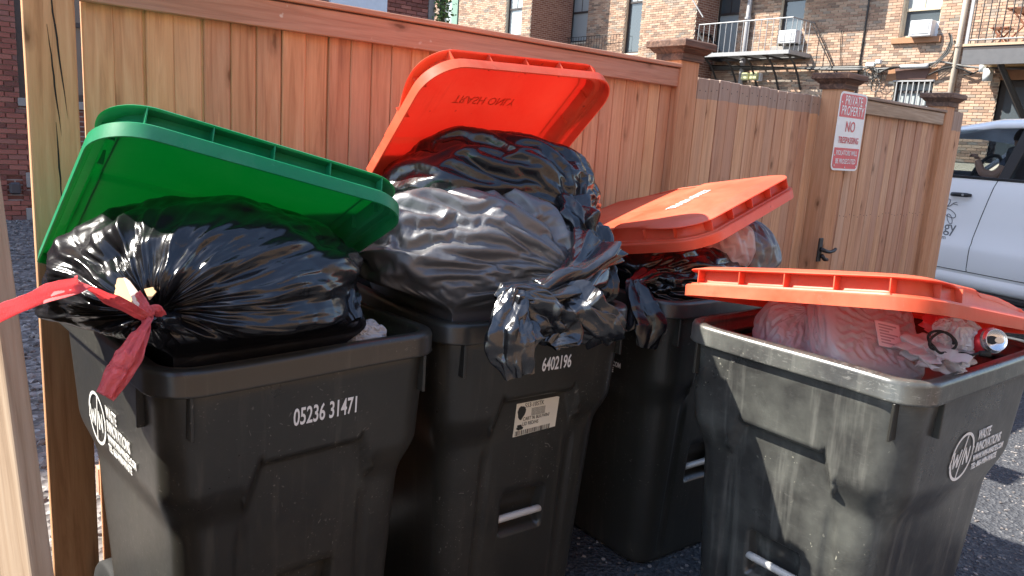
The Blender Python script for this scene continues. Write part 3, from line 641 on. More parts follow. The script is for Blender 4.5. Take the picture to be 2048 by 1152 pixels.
def relax(X, Lp, Lt, Ld, Y2, Ai, C, Rb, rin, rout, iters, bend=.72, kb=.35):
    """positions of a film grid (rows = away from the knot, columns = around it) pulled to its rest lengths: the slack film buckles into folds"""
    nt, nf = X.shape[:2]
    def pair(a, b, L, k=1.):
        d = b - a; l = np.sqrt((d * d).sum(-1)) + 1e-9; c = (k * .5 * (l - L) / l)[..., None] * d; return c
    for it in range(iters):
        for st in (0, 1):                       # around
            a = X[:, st::2]; b = np.roll(X, -1, 1)[:, st::2]; c = pair(a, b, Lp[:, st::2]); X[:, st::2] += c
            if st == 0: X[:, 1::2] -= c
            else: X[:, np.r_[2:nf:2, 0]] -= c
        for st in (0, 1):                       # along
            a = X[st:nt - 1:2]; b = X[st + 1:nt:2]; n = min(len(a), len(b)); c = pair(a[:n], b[:n], Lt[st:nt - 1:2][:n]); X[st:st + 2 * n:2] += c; X[st + 1:st + 1 + 2 * n:2] -= c
        D = np.zeros_like(X)
        c = pair(X[:-1], np.roll(X, -1, 1)[1:], Ld, .35); D[:-1] += c; D[1:] -= np.roll(c, 1, 1)
        c = pair(X[:-1], np.roll(X, 1, 1)[1:], Ld, .35); D[:-1] += c; D[1:] -= np.roll(c, -1, 1)
        # bending: keep second neighbours apart
        d = np.roll(X, -2, 1) - X; l = np.sqrt((d * d).sum(-1)) + 1e-9; m_ = np.minimum(0, l - 2 * Lp * bend); c = (kb * .5 * m_ / l)[..., None] * d; D += c; D -= np.roll(c, 2, 1)
        d = X[2:] - X[:-2]; l = np.sqrt((d * d).sum(-1)) + 1e-9; m_ = np.minimum(0, l - (Lt[:-1] + Lt[1:]) * bend); c = (kb * .5 * m_ / l)[..., None] * d; D[:-2] += c; D[2:] -= c
        X += D * .7
        Q = (X - C) @ Ai.T; r = np.sqrt((Q * Q).sum(-1)); k = np.clip(r, Rb * rin, Rb * rout) / (r + 1e-9); X[:] = C + (Q * (1 + .6 * (k - 1))[..., None]) @ np.linalg.inv(Ai).T
        X[0] = Y2[0]; X[-1] = Y2[-1]
    return X
def drape(C, A, knot, seed, sph=.20, sth=.05, rin=.90, rout=1.06, lump=.10, sq=2.4, neck=.1, neckw=.2, levels=((44, 72, 60), (88, 144, 50), (176, 288, 34)), bend=.74, kb=.35):
    k, e1, e2 = basis(knot); C = np.array(C); A = np.array(A); Ai = np.linalg.inv(A); X = None
    for li, (nt, nf, it) in enumerate(levels):
        th = np.linspace(.05, math.pi - .04, nt); ph = np.linspace(0, 2 * math.pi, nf, endpoint=False); TH, PH = np.meshgrid(th, ph, indexing='ij'); t_, p_ = TH.ravel(), PH.ravel()
        D = np.cos(t_)[:, None] * k + np.sin(t_)[:, None] * (np.cos(p_)[:, None] * e1 + np.sin(p_)[:, None] * e2)
        r = (np.abs(D) ** sq).sum(1) ** (-1 / sq) + lump * (gn(D * 1.7 + seed, seed) * 1.3 + .5 * gn(D * 3.1 + seed, seed + 1)) + neck * np.exp(-(t_ / neckw) ** 2)
        B = (C + (D * r[:, None]) @ A.T).reshape(nt, nf, 3); Rb = r.reshape(nt, nf)
        slack = (.35 + 1.3 * sst(gn(D * 1.5 + 31 + seed, seed + 4), -.25, .35)).reshape(nt, nf) * (.8 + .9 * np.exp(-TH / .8))
        dl = lambda a, b: np.sqrt(((a - b) ** 2).sum(-1))
        Lp = dl(B, np.roll(B, -1, 1)) * (1 + sph * slack); Lt = dl(B[:-1], B[1:]) * (1 + sth * slack[:-1]); Ld = np.sqrt(Lp[:-1] ** 2 + Lt ** 2)
        if X is None:
            n = gn(D * 4 + seed, seed + 6) + .6 * gn(D * 9 + seed, seed + 7); X = B + ((D * (.05 * n)[:, None]) @ A.T).reshape(nt, nf, 3)
        else:
            o, p = X.shape[:2]; ti = np.interp(th, th_, np.arange(o)); i0 = np.clip(np.floor(ti).astype(int), 0, o - 2); f = (ti - i0)[:, None, None]; Z = X[i0] * (1 - f) + X[i0 + 1] * f
            pi_ = np.arange(nf) * p / nf; j0 = np.floor(pi_).astype(int); g_ = (pi_ - j0)[None, :, None]; X = Z[:, j0 % p] * (1 - g_) + Z[:, (j0 + 1) % p] * g_
            n = gn(D * (9 * 2 ** li) + seed, seed + 9 + li); X = X + ((D * (.010 * n)[:, None]) @ A.T).reshape(nt, nf, 3)
        X = relax(X, Lp, Lt, Ld, B.copy(), Ai, C, Rb, rin, rout, it, bend, kb); th_ = th
    P = X.reshape(-1, 3); Fc = []
    for i in range(nt - 1):
        a = i * nf
        for j in range(nf): b = (j + 1) % nf; Fc.append([a + nf + j, a + nf + b, a + b, a + j])
    Fc.append(list(range(nf))); Fc.append([(nt - 1) * nf + j for j in range(nf)][::-1]); return P, Fc, None
def axes(C, ra, rb, rc, yaw=None):
    yaw = C[2] if yaw is None else yaw; c, s_ = math.cos(yaw), math.sin(yaw)
    return np.array([[c * ra, -s_ * rb, 0], [s_ * ra, c * rb, 0], [0, 0, rc]])
def to_local(A, v):   # world direction to sphere space
    d = np.linalg.solve(np.array(A), np.array(v, float)); return d / np.linalg.norm(d)
def ruffle(path, rad, seed, n=110, nf=150, flat=.45, F=1.5, amp=.42, side=None, openend=True):
    """gathered tail of film: a flattened, deeply pleated tube along a path"""
    path = np.array(path, float); t = np.linspace(0, 1, len(path)); tt = np.linspace(0, 1, n)
    C = np.stack([np.interp(tt, t, path[:, i]) for i in range(3)], 1)
    for _ in range(4): C[1:-1] = (C[:-2] + C[1:-1] * 2 + C[2:]) / 4
    R = np.interp(tt, np.linspace(0, 1, len(rad)), rad); T = np.gradient(C, axis=0); T /= np.linalg.norm(T, axis=1)[:, None]
    sd = np.array(side if side is not None else CR, float)
    ph1 = np.linspace(0, 2 * math.pi, nf, endpoint=False); rs = np.random.RandomState(seed); CK = [(rs.randint(2, 8), rs.uniform(-2.5, 2.5), rs.uniform(0, 1), 0, rs.uniform(.5, 1.2), rs.uniform(0, 30)) for _ in range(7)]
    a = sd - T * (T @ sd)[:, None]; a /= np.linalg.norm(a, axis=1)[:, None]; b = np.cross(T, a)
    ph = np.tile(ph1, n); tq = np.repeat(tt, nf); q = np.stack([np.cos(ph) * F, np.sin(ph) * F, tq * 2.2], 1) + seed
    fl = sum(c_[4] * (.5 + gn(q * .6 + c_[5], seed + 11)) * (tri(ph * c_[0] / (2 * math.pi) + tq * c_[1] + c_[2]) - .5) for c_ in CK)
    d = 1 + amp * (1.5 * fl + .55 * (1 - 3.0 * np.abs(gn(q, seed))) - .25) + .22 * gn(q * .8 + np.stack([0 * tq, 0 * tq, tq * 3], 1), seed + 2)
    Rr = np.repeat(R, nf)[:, None]; aa = np.repeat(a, nf, 0); bb = np.repeat(b, nf, 0); w0 = np.repeat(.14 * R * gn(np.stack([tt * 5, tt * 0 + 3.3, tt * 0], 1), seed + 5), nf)[:, None]; w1 = np.repeat(.14 * R * gn(np.stack([tt * 5, tt * 0 + 9.1, tt * 0 + 2], 1), seed + 5), nf)[:, None]
    V = [np.repeat(C, nf, 0) + aa * w0 + bb * w1 + (np.cos(ph) * d)[:, None] * Rr * aa + (np.sin(ph) * d * flat)[:, None] * Rr * bb + np.repeat(T, nf, 0) * (.25 * gn(q * 1.5 + 5, seed + 7) * tq)[:, None] * Rr]
    V = np.concatenate(V); Fc = []
    for i in range(n - 1):
        for j in range(nf): k = (j + 1) % nf; Fc.append([i * nf + j, i * nf + k, (i + 1) * nf + k, (i + 1) * nf + j])
    Fc.append([j for j in range(nf)][::-1])
    return V, Fc
def bag(label, P, Fc, mat, cat='garbage bag', group='tied garbage bags heaped in the carts', base=None):
    base = np.array(base if base is not None else P.mean(0)); r = empty('garbage_bag', base, label=label, cat=cat, group=group)
    obj('sack', mesh(P - base, Fc), mat, r, True); return r, base
def tail(root, base, path, rad, seed, mat, name='tied_end', **k):
    V, Fc = ruffle(path, rad, seed, **k); return obj(name, mesh(V - base, Fc), mat, root, True)
# bag in the cart with the green lid
A1 = axes(C1, .335, .29, .225, C1[2] - .25); c1 = at(432, 592, 1.76)
k1 = to_local(A1, at(292, 628, 1.42) - c1)
P, Fc, _ = bag_pts(c1, A1, k1, 11, nt=230, nf=400, pleat=.078, F=4.2, reach=.95, crump=.003, fold=.06, lump=.07, neck=-.10, neckw=.22, twist=.12, sq=2.3)
P = clamp_cart(P, C1, 1.03, 1.10, .30)
bag1, bb1 = bag('shiny black bag with a red drawstring under the green lid', P, Fc, M['bagblack'], base=c1)
tail(bag1, bb1, [at(330, 655, 1.50), at(312, 648, 1.43), at(296, 640, 1.39), at(285, 650, 1.37)], [.05, .022, .014, .022], 5, M['bagblack'], 'knot', amp=.3, flat=.8)
tail(bag1, bb1, [at(640, 600, 1.80), at(690, 590, 1.74), at(712, 640, 1.70)], [.07, .03, .012], 8, M['bagblack'], 'loose_corner', amp=.25, flat=.5)
# two bags heaped in the cart with the open lid
A2 = axes(C2, .405, .30, .27, C2[2] - .1); c2 = at(950, 556, 2.33)
k2 = to_local(A2, at(1200, 560, 2.1) - c2)
P, Fc, _ = drape(c2, A2, k2, 23, neck=.12)
P = clamp_cart(P, C2, 1.03, 1.12, .30)
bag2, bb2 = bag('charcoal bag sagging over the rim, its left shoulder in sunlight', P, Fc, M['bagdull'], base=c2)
tail(bag2, bb2, [at(1195, 500, 2.17), at(1150, 560, 2.06), at(1085, 590, 1.98), at(1020, 590, 1.94), at(995, 600, 1.93)], [.075, .05, .04, .035, .02], 31, M['bagtail'], 'tied_end', amp=.4, flat=.7)
tail(bag2, bb2, [at(1030, 580, 1.93), at(1020, 640, 1.90), at(1025, 690, 1.885), at(1042, 752, 1.89)], [.03, .052, .062, .03], 36, M['bagtail'], 'loose_tail', amp=.42, flat=.35)
tail(bag2, bb2, [at(1120, 590, 2.0), at(1165, 620, 1.98), at(1205, 660, 2.0), at(1215, 678, 2.03)], [.035, .06, .055, .045], 41, M['bagtail'], 'loose_tail', amp=.4, flat=.35)
tail(bag2, bb2, [at(1030, 600, 1.94), at(1090, 640, 1.95), at(1120, 665, 1.97), at(1100, 690, 1.95)], [.03, .055, .05, .02], 46, M['bagtail'], 'loose_tail', amp=.4, flat=.35)
A3 = axes(C2, .345, .245, .225, C2[2] - .2); c3 = at(985, 408, 2.44)
k3 = to_local(A3, at(1200, 470, 2.25) - c3)
P, Fc, _ = drape(c3, A3, k3, 57, neck=.16)
bag3, bb3 = bag('black bag on top of the heap under the open red lid', P, Fc, M['bagblack'], base=c3)
tail(bag3, bb3, [at(1130, 420, 2.30), at(1165, 455, 2.22), at(1185, 480, 2.2), at(1175, 505, 2.18)], [.07, .05, .045, .02], 61, M['bagblack'], 'tied_end', amp=.4, flat=.7)
tail(bag3, bb3, [at(1165, 470, 2.22), at(1195, 530, 2.17), at(1210, 580, 2.15), at(1200, 600, 2.15)], [.035, .04, .035, .015], 66, M['bagblack'], 'loose_tail', amp=.35, flat=.4)
# bags under the propped red lid
A4 = axes(C3, .30, .28, .17); c4 = at(1335, 560, 2.88); k4 = to_local(A4, at(1262, 560, 2.6) - c4)
P, Fc, _ = drape(c4, A4, k4, 71, sph=.15, rin=.86, lump=.10, neck=-.05)
P = clamp_cart(P, C3, 1.03, 1.10, .30); bag4, bb4 = bag('black bag with a dangling knot under the propped red lid', P, Fc, M['bagblack'], base=c4)
tail(bag4, bb4, [at(1300, 545, 2.62), at(1268, 565, 2.54), at(1282, 610, 2.50), at(1300, 650, 2.49), at(1290, 695, 2.49)], [.05, .025, .04, .05, .025], 75, M['bagblack'], 'loose_tail', amp=.4, flat=.4)
A5 = axes(C3, .17, .20, .19); c5 = at(1452, 525, 3.10)
P, Fc, _ = drape(c5, A5, (0, .3, -1), 83, sph=.12, lump=.08, levels=((40, 60, 60), (80, 120, 45)), neck=0); P = clamp_cart(P, C3, 1.03, 1.10, .31)
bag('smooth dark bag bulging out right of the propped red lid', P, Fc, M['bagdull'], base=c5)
A6 = axes(C3, .115, .12, .10); c6 = at(1440, 492, 2.86)
P, Fc, _ = drape(c6, A6, (.3, -.4, -1), 88, sph=.22, lump=.1, levels=((36, 54, 60), (72, 108, 45)), neck=0)
bag('small pinkish white bag squeezed under the propped red lid', P, Fc, M['bagclear'], base=c6)
# small white bag in the cart with the green lid
A7 = axes(C1, .052, .05, .042); c7 = at(728, 676, 1.90)
P, Fc, _ = drape(c7, A7, to_local(A7, (-.2, -.6, .6)), 93, sph=.30, sth=.12, rin=.8, lump=.14, levels=((30, 48, 60), (60, 96, 45), (120, 192, 25)), neck=.15)
bag('crumpled little white bag in the right corner of the green lidded cart', P, Fc, M['bagwhite'], base=c7)
# ------------------------------------------------------------------ drawstring, scraps and label
def strip(path, w, seed, crinkle=.3, n=60, m=9, tw=0.):
    path = np.array(path, float); t = np.linspace(0, 1, len(path)); tt = np.linspace(0, 1, n); C = np.stack([np.interp(tt, t, path[:, i]) for i in range(3)], 1)
    for _ in range(6): C[1:-1] = (C[:-2] + C[1:-1] * 2 + C[2:]) / 4
    T = np.gradient(C, axis=0); T /= np.linalg.norm(T, axis=1)[:, None]; Wd = np.interp(tt, np.linspace(0, 1, len(w)), w); V = []
    for i in range(n):
        a = np.cross(CF, T[i]); a /= np.linalg.norm(a); b = np.cross(T[i], a); an = tw * tt[i]; a, b = a * math.cos(an) + b * math.sin(an), b * math.cos(an) - a * math.sin(an)
        for j in range(m):
            v = j / (m - 1) * 2 - 1; q = np.array([[v * 3.2, tt[i] * 4, seed]]); V.append(C[i] + a * v * Wd[i] + b * Wd[i] * crinkle * (2.2 * abs(gn(q, seed)[0]) + .6 * v * v) )
    Fc = [[i * m + j, i * m + j + 1, (i + 1) * m + j + 1, (i + 1) * m + j] for i in range(n - 1) for j in range(m - 1)]
    return np.array(V), Fc
def ribbon(path, w, seed, name='drawstring', **k):
    V, Fc = strip(path, w, seed, **k); o = obj(name, mesh(V - bb1, Fc), M['ribbon'], bag1, True); mo = o.modifiers.new('t', 'SOLIDIFY'); mo.thickness = .0012; return o
K = [at(300, 632, 1.385), at(283, 640, 1.36)]
ribbon([at(300, 640, 1.37), at(270, 626, 1.345), at(215, 600, 1.28), at(150, 568, 1.18), at(95, 577, 1.06), at(40, 600, .95), at(-60, 640, .82)], [.008, .011, .015, .014, .015, .0165, .016], 3, crinkle=.5)
ribbon([at(296, 634, 1.36), at(278, 660, 1.32), at(250, 705, 1.29), at(222, 752, 1.275), at(204, 790, 1.27)], [.009, .012, .018, .017, .014], 6, crinkle=.45)
ribbon([at(290, 640, 1.355), at(284, 668, 1.325), at(268, 715, 1.30), at(238, 765, 1.285), at(214, 795, 1.278)], [.008, .011, .014, .012, .011], 9, crinkle=.4)
ribbon([at(322, 634, 1.40), at(312, 622, 1.385), at(296, 624, 1.372), at(286, 642, 1.365)], [.010, .012, .012, .010], 12, crinkle=.35)
ribbon([at(290, 640, 1.37), at(286, 610, 1.385), at(272, 586, 1.41)], [.009, .010, .008], 15, crinkle=.3)
# torn cardboard showing in the bag's mouth
cb = empty('cardboard_scrap', at(262, 590, 1.46), label='torn tan cardboard poking out beside the red drawstring', cat='cardboard')
def patch(pts, depth0, name, mat, par, bend=.01):
    P = [at(x, y, d) for x, y, d in pts]; c = np.mean(P, 0); base = np.array(par.location); V = [p - base for p in P] + [p - base + CF * .004 for p in P]; n = len(P)
    Fc = [list(range(n)), [n + i for i in range(n)][::-1]] + [[i, (i + 1) % n, n + (i + 1) % n, n + i] for i in range(n)]; return obj(name, fixn(mesh(V, Fc)), mat, par)
patch([(218, 578, 1.45), (236, 556, 1.46), (252, 556, 1.45), (275, 600, 1.40), (262, 618, 1.40)], 0, 'flap', M['card'], cb)
patch([(247, 555, 1.44), (258, 562, 1.435), (300, 618, 1.385), (286, 630, 1.385), (266, 604, 1.40)], 0, 'torn_edge', plain('torn_card_edge', (.72, .52, .42), .85), cb)
patch([(288, 578, 1.44), (306, 574, 1.45), (312, 584, 1.44), (298, 600, 1.41)], 0, 'flap', M['card'], cb)
# paper label in the front notch of the second cart
lb = empty('stock_label', (0, 0, 0)); lb.parent = cart2; lb.location = (.0145, .0525, .694); lb.rotation_euler = (math.radians(90 + 3.7), 0, 0)
lv = [(-.082, -.054), (.078, -.047), (.081, .050), (.072, .053), (-.080, .052)]
obj('paper', fixn(MB().prism(lv, 2, -.0012, 0).me()), plain('label_paper', (.75, .70, .56), .75), lb)
M['ink'] = plain('black_ink', (.03, .03, .03), .7)
for tx, sz, x, y, sx_ in (('553-10STK', .020, -.050, .036, .8), ('CART 96 BLK/WIN/', .0165, -.052, -.006, .72), ('LID RED/HS', .0165, -.052, -.022, .72)):
    o = obj('print', text_mesh(tx, sz, .0002, sx_), M['ink'], lb); o.location = (x, y, .0006)
q = MB(); x = -.075
while x < .055:
    w = rnd.choice((.001, .0018, .0028)); q.box(x, x + w, -.052 + (x + .08) * .03, -.037 + (x + .08) * .03, 0, .0004); x += w + rnd.choice((.0012, .002, .003))
q.build('barcode', M['ink'], lb)
q = MB()
for i in range(7): q.box(-.022, .03, .028 - i * .0035, .0295 - i * .0035, 0, .0003)
q.build('print', M['ink'], lb)
for cx, cy, rx, ry in ((-.060, .022, .016, .022), (-.062, -.020, .010, .004), (-.06, -.028, .012, .007)):
    q = MB(); q.prism([(cx + rx * math.cos(a) * rnd.uniform(.7, 1.15), cy + ry * math.sin(a) * rnd.uniform(.7, 1.15)) for a in np.linspace(0, 6.28, 14)[:-1]], 2, .0002, .0007); q.build('torn_patch', M['cart'], lb)
# ------------------------------------------------------------------ contents of the cart at the right
e1_ = CR * .96 - CU * .22 + CF * .10; e1_ /= np.linalg.norm(e1_); e2_ = CU * .72 + CF * .60 + CR * .40; e2_ -= e1_ * (e2_ @ e1_); e2_ /= np.linalg.norm(e2_); e3_ = np.cross(e1_, e2_)
A8 = np.stack([e1_ * .135, e2_ * .13, e3_ * .05], 1); c8 = at(1728, 676, 2.06)
P, Fc, _ = drape(c8, A8, (.8, .5, .1), 101, sph=.08, sth=.04, rin=.94, rout=1.03, lump=.03, sq=7., levels=((44, 72, 50), (88, 144, 45), (170, 280, 25)), neck=0)
bg8, b8 = bag('pale plastic wrapped parcel with a paper label under the nearly shut red lid', P, Fc, M['bagclear'], cat='parcel', group='parcels in the right cart', base=c8)
lb8 = empty('shipping_label'); lb8.parent = bg8; Mx = Matrix.Identity(4)
for i in range(3): Mx[i][0] = e1_[i]; Mx[i][1] = e2_[i]; Mx[i][2] = e3_[i]; Mx[i][3] = (e3_ * .0545 + e1_ * .03 - e2_ * .01)[i]
lb8.matrix_basis = Mx
MB().box(-.03, .04, -.045, .035, -.001, .0005).build('paper', plain('shipping_label_paper', (.72, .68, .68), .6), lb8)
q = MB()
for i in range(7): q.box(-.022, .030 - .012 * (i % 3), .022 - i * .0095, .0265 - i * .0095, .0006, .0010)
q.build('print', plain('pale_print', (.40, .33, .34), .7), lb8)
A8b = np.stack([e1_ * .12, e2_ * .13, e3_ * .10], 1); c8b = at(1600, 690, 2.22)
P, Fc, _ = drape(c8b, A8b, (-.2, .3, .9), 102, sph=.22, lump=.08, sq=3.2, levels=((40, 60, 60), (80, 120, 45), (150, 240, 25)), neck=.1)
P = clamp_cart(P, C4, 1.04, 1.14, .29); bag('crumpled cloudy white bag beside the parcel in the right cart', P, Fc, M['bagclear'], base=c8b)
A8c = np.stack([e1_ * .30, e2_ * .26, np.array([0, 0, .16])], 1); c8c = at(1740, 850, 2.20)
P, Fc, _ = bag_pts(c8c, A8c, (-.2, .3, .9), 103, nt=120, nf=190, pleat=.06, F=2.4, reach=1.8, crump=.005, lump=.08, sq=3.2, fold=.06)
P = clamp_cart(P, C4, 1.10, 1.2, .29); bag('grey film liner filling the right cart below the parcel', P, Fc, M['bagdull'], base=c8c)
tail(bg8, b8, [at(1835, 690, 1.97), at(1870, 700, 1.92), at(1890, 715, 1.88), at(1905, 735, 1.84)], [.075, .05, .06, .04], 105, M['bagclear'], 'open_end', amp=.35, flat=.4)
A9 = axes(C4, .05, .045, .045); c9 = at(1912, 672, 1.92)
P, Fc, _ = drape(c9, A9, (0, -.3, 1), 111, sph=.35, sth=.15, rin=.75, lump=.16, levels=((30, 48, 60), (60, 96, 45), (110, 180, 25)), neck=.2)
bag('wad of white tissue beside the drink can', P, Fc, M['bagwhite'], cat='tissue', group='loose rubbish in the right cart', base=c9)
cc = at(1962, 684, 1.90); can = empty('drink_can', cc, label='red and silver drink can lying in the right hand cart', cat='can')
ca = np.array(at(1998, 682, 1.84)) - np.array(at(1930, 690, 1.97)); ca /= np.linalg.norm(ca); k_, e1_, e2_ = basis(ca); set_frame(can, e1_, e2_, k_, cc)
CANP = [(.0, -.058), (.020, -.056), (.025, -.060), (.029, -.055), (.032, -.048), (.032, .044), (.029, .052), (.026, .057), (.0265, .060), (.0255, .060), (.0245, .056), (.0235, .0545), (.0, .0545)]
me = lathe(CANP[4:6], 40, 'z'); obj('sleeve', me, plain('can_red_print', (.48, .02, .03), .3, metal=.4), can, True)
me = lathe([CANP[5]] + CANP[6:], 40, 'z'); lidc = obj('can_top', me, plain('can_aluminium', (.75, .76, .78), .25, metal=.95), can, True)
obj('can_base', lathe(CANP[1:5], 40, 'z'), plain('can_base_metal', (.6, .6, .62), .3, metal=.95), can, True)
q = MB(); q.prism([(.010 * math.cos(a) * 1.25 - .007, .010 * math.sin(a)) for a in np.linspace(0, 6.28, 22)[:-1]], 2, .0548, .0556); q.build('mouth', M['rubber'], lidc)
q = MB(); q.prism([(.008 * math.cos(a) * 1.5 + .009, .007 * math.sin(a)) for a in np.linspace(0, 6.28, 22)[:-1]], 2, .0555, .0568); q.build('pull_tab', M['steel'], lidc)
# tangled black cable
cp = []
for i in range(90):
    a = i / 90 * 3.6 * math.pi; b = at(1882, 688, 1.86); r = .030 + .007 * math.sin(i * .13) + .004 * math.sin(i * .31); cp.append(b + CR * r * math.cos(a) + CU * r * .8 * math.sin(a) + CF * .010 * math.sin(i * .21) )
for i in range(25): cp.append(cp[-1] + CR * .0032 - CU * .0012 * math.sin(i * .5) - CF * .0005)
cbl = empty('cable_coil', at(1882, 720, 1.86), label='tangled black cable on the cloudy bag in the right cart', cat='cable')
MB().tube([p - np.array(cbl.location) for p in cp], .0033, 7).build('cable', M['rubber'], cbl, smooth=True)
MB().tube([p - np.array(cbl.location) for p in (cp[-1], cp[-1] + CR * .01, cp[-1] + CR * .026 - CU * .004)], [.006, .007, .005], 8).build('plug', M['rubber'], cbl, smooth=True)
tail(bg8, b8, [at(1868, 660, 1.95), at(1885, 640, 1.99), at(1880, 610, 2.05)], [.03, .035, .03], 121, M['ribbon'], 'red_flap', amp=.3, flat=.4)
# ------------------------------------------------------------------ sign and latch
def signmat(): return plain('sign_white', (.80, .80, .80), .4), plain('sign_red', (.62, .035, .055), .4)
sw, sr = signmat()
sg = empty('warning_sign', label='red and white private property sign on the fence post', cat='sign'); set_frame(sg, FD, ZV, FN, FP(3.872, .050, 1.437))   # x along, y up, z to camera
Wd, Hd = .325, .462
def rr(x0, x1, y0, y1, r, top=True, bot=True):
    P = []
    for (cx, cy, a0, on) in ((x1 - r, y1 - r, 0, top), (x0 + r, y1 - r, 90, top), (x0 + r, y0 + r, 180, bot), (x1 - r, y0 + r, 270, bot)):
        if on: P += [(cx + r * math.cos(math.radians(a0 + a)), cy + r * math.sin(math.radians(a0 + a))) for a in range(0, 91, 15)]
        else: P.append({0: (x1, y1), 90: (x0, y1), 180: (x0, y0), 270: (x1, y0)}[a0])
    return P
obj('panel', fixn(MB().prism(rr(0, Wd, 0, Hd, .035), 2, -.002, 0).me()), sw, sg)
t1 = obj('red_band', fixn(MB().prism(rr(.012, Wd - .012, .315, Hd - .012, .026, bot=False), 2, .0005, .0012).me()), sr, sg)
t2 = obj('red_band', fixn(MB().prism(rr(.012, Wd - .012, .012, .135, .026, top=False), 2, .0005, .0012).me()), sr, sg)
for tx, sz, y, sx_, mt in (('PRIVATE', .077, .388, .70, sw), ('PROPERTY', .077, .328, .70, sw), ('NO', .088, .232, .82, sr), ('TRESPASSING', .054, .163, .72, sr), ('VIOLATORS WILL', .041, .092, .76, sw), ('BE PROSECUTED', .041, .042, .76, sw)):
    o = obj('lettering', text_mesh(tx, sz, .0003, sx_, 'CENTER', .0006, 1.06), mt, sg); o.location = (Wd / 2, y, .0022)
for x, y in ((.02, .40), (Wd - .02, .40), (.02, .09), (.16, .02), (.03, .03), (Wd - .03, .03)):
    q = MB(); q.prism([(x + .0045 * math.cos(a), y + .0045 * math.sin(a)) for a in np.linspace(0, 6.28, 11)[:-1]], 2, .001, .004); q.build('screw', M['steel'], sg)
la = empty('gate_latch', label='black thumb latch on the gate edge below the sign', cat='latch'); set_frame(la, FD, -FN, ZV, FP(3.86, .062, .955))
MB().box(-.03, .012, -.012, 0, -.07, .075).build('plate', M['black'], la, bevel=.003)
MB().tube([(-.02, -.02, .01), (.02, -.03, -.004), (.07, -.03, -.012), (.125, -.026, -.006), (.15, -.024, .004)], [.012, .012, .010, .011, .010], 8).build('handle', M['black'], la, smooth=True)
MB().tube([(0, -.02, -.03), (.03, -.024, -.055), (.07, -.02, -.06)], [.012, .012, .011], 8).build('catch', M['black'], la, smooth=True)
# ------------------------------------------------------------------ brick buildings
RED = [(0, (.10, .028, .024)), (.25, (.19, .05, .04)), (.55, (.28, .08, .06)), (.8, (.34, .12, .09)), (1, (.15, .065, .06))]
TAN = [(0, (.16, .125, .10)), (.2, (.29, .185, .13)), (.5, (.40, .265, .185)), (.75, (.47, .335, .24)), (.9, (.35, .285, .225)), (1, (.17, .16, .14))]
def brick_mat(name, ramp_, attr):
    t = NT(name)
    if attr: a = t.N('Attribute'); a.attribute_name = 'tone'; f = a.outputs['Fac']
    else: f = t.N('ObjectInfo').outputs['Random']
    v = t.coord('Object'); n = t.noise(v, 30, 4, .7); col = t.ramp(f, ramp_)
    col = t.mix(t.math('MULTIPLY', n, .30), col, (.40, .27, .21)); return t.set(color=col, rough=.88, spec=.2, normal=t.bump(n, .5, .006))
M['brickA'] = brick_mat('red_brick', RED, False)
M['brickB'] = brick_mat('brown_brick', TAN, False); M['brickBs'] = brick_mat('brown_brick_far', TAN, True)
def tone_mat(name, c, rough=.9, sc=6.):
    t = NT(name); v = t.coord('Object'); n = t.noise(v, sc, 5, .7); return t.set(color=t.mix(n, [x * .7 for x in c], [min(1, x * 1.2) for x in c]), rough=rough, spec=.2, normal=t.bump(n, .3, .01))
M['mortarA'] = tone_mat('grey_mortar', (.30, .26, .24)); M['mortarB'] = tone_mat('pale_mortar', (.64, .57, .45))
M['sandstone'] = tone_mat('brown_sandstone', (.36, .19, .11)); M['greystone'] = tone_mat('grey_stone', (.30, .28, .26))
M['frame'] = plain('dark_window_frame', (.045, .036, .034), .5); M['tanframe'] = plain('tan_window_frame', (.50, .42, .30), .5)
M['acwhite'] = plain('air_conditioner_white', (.66, .68, .70), .45); M['acgrille'] = plain('air_conditioner_grille', (.50, .50, .49), .6)
M['iron'] = plain('grey_painted_iron', (.30, .30, .30), .5); M['darkiron'] = plain('dark_iron', (.03, .028, .027), .55)
M['curtain'] = plain('window_blind', (.62, .66, .66), .8); M['deckwood'] = plain('deck_timber', (.40, .25, .10), .7); M['greypaint'] = plain('grey_painted_beam', (.33, .33, .34), .5)
M['patio'] = plain('patio_furniture_wood', (.20, .07, .035), .5)
def glassm(name, tint, rough=.03, k=.75):
    t = NT(name); t.set(color=tint, rough=rough, spec=.8); return t.m
M['pane'] = glassm('window_glass', (.07, .085, .095)); M['panelight'] = glassm('window_glass_pale_blind', (.36, .40, .40), .08)
def frame_obj(name, X, Y, O, **k):
    o = empty(name, **k); set_frame(o, X, Y, ZV, O); return o
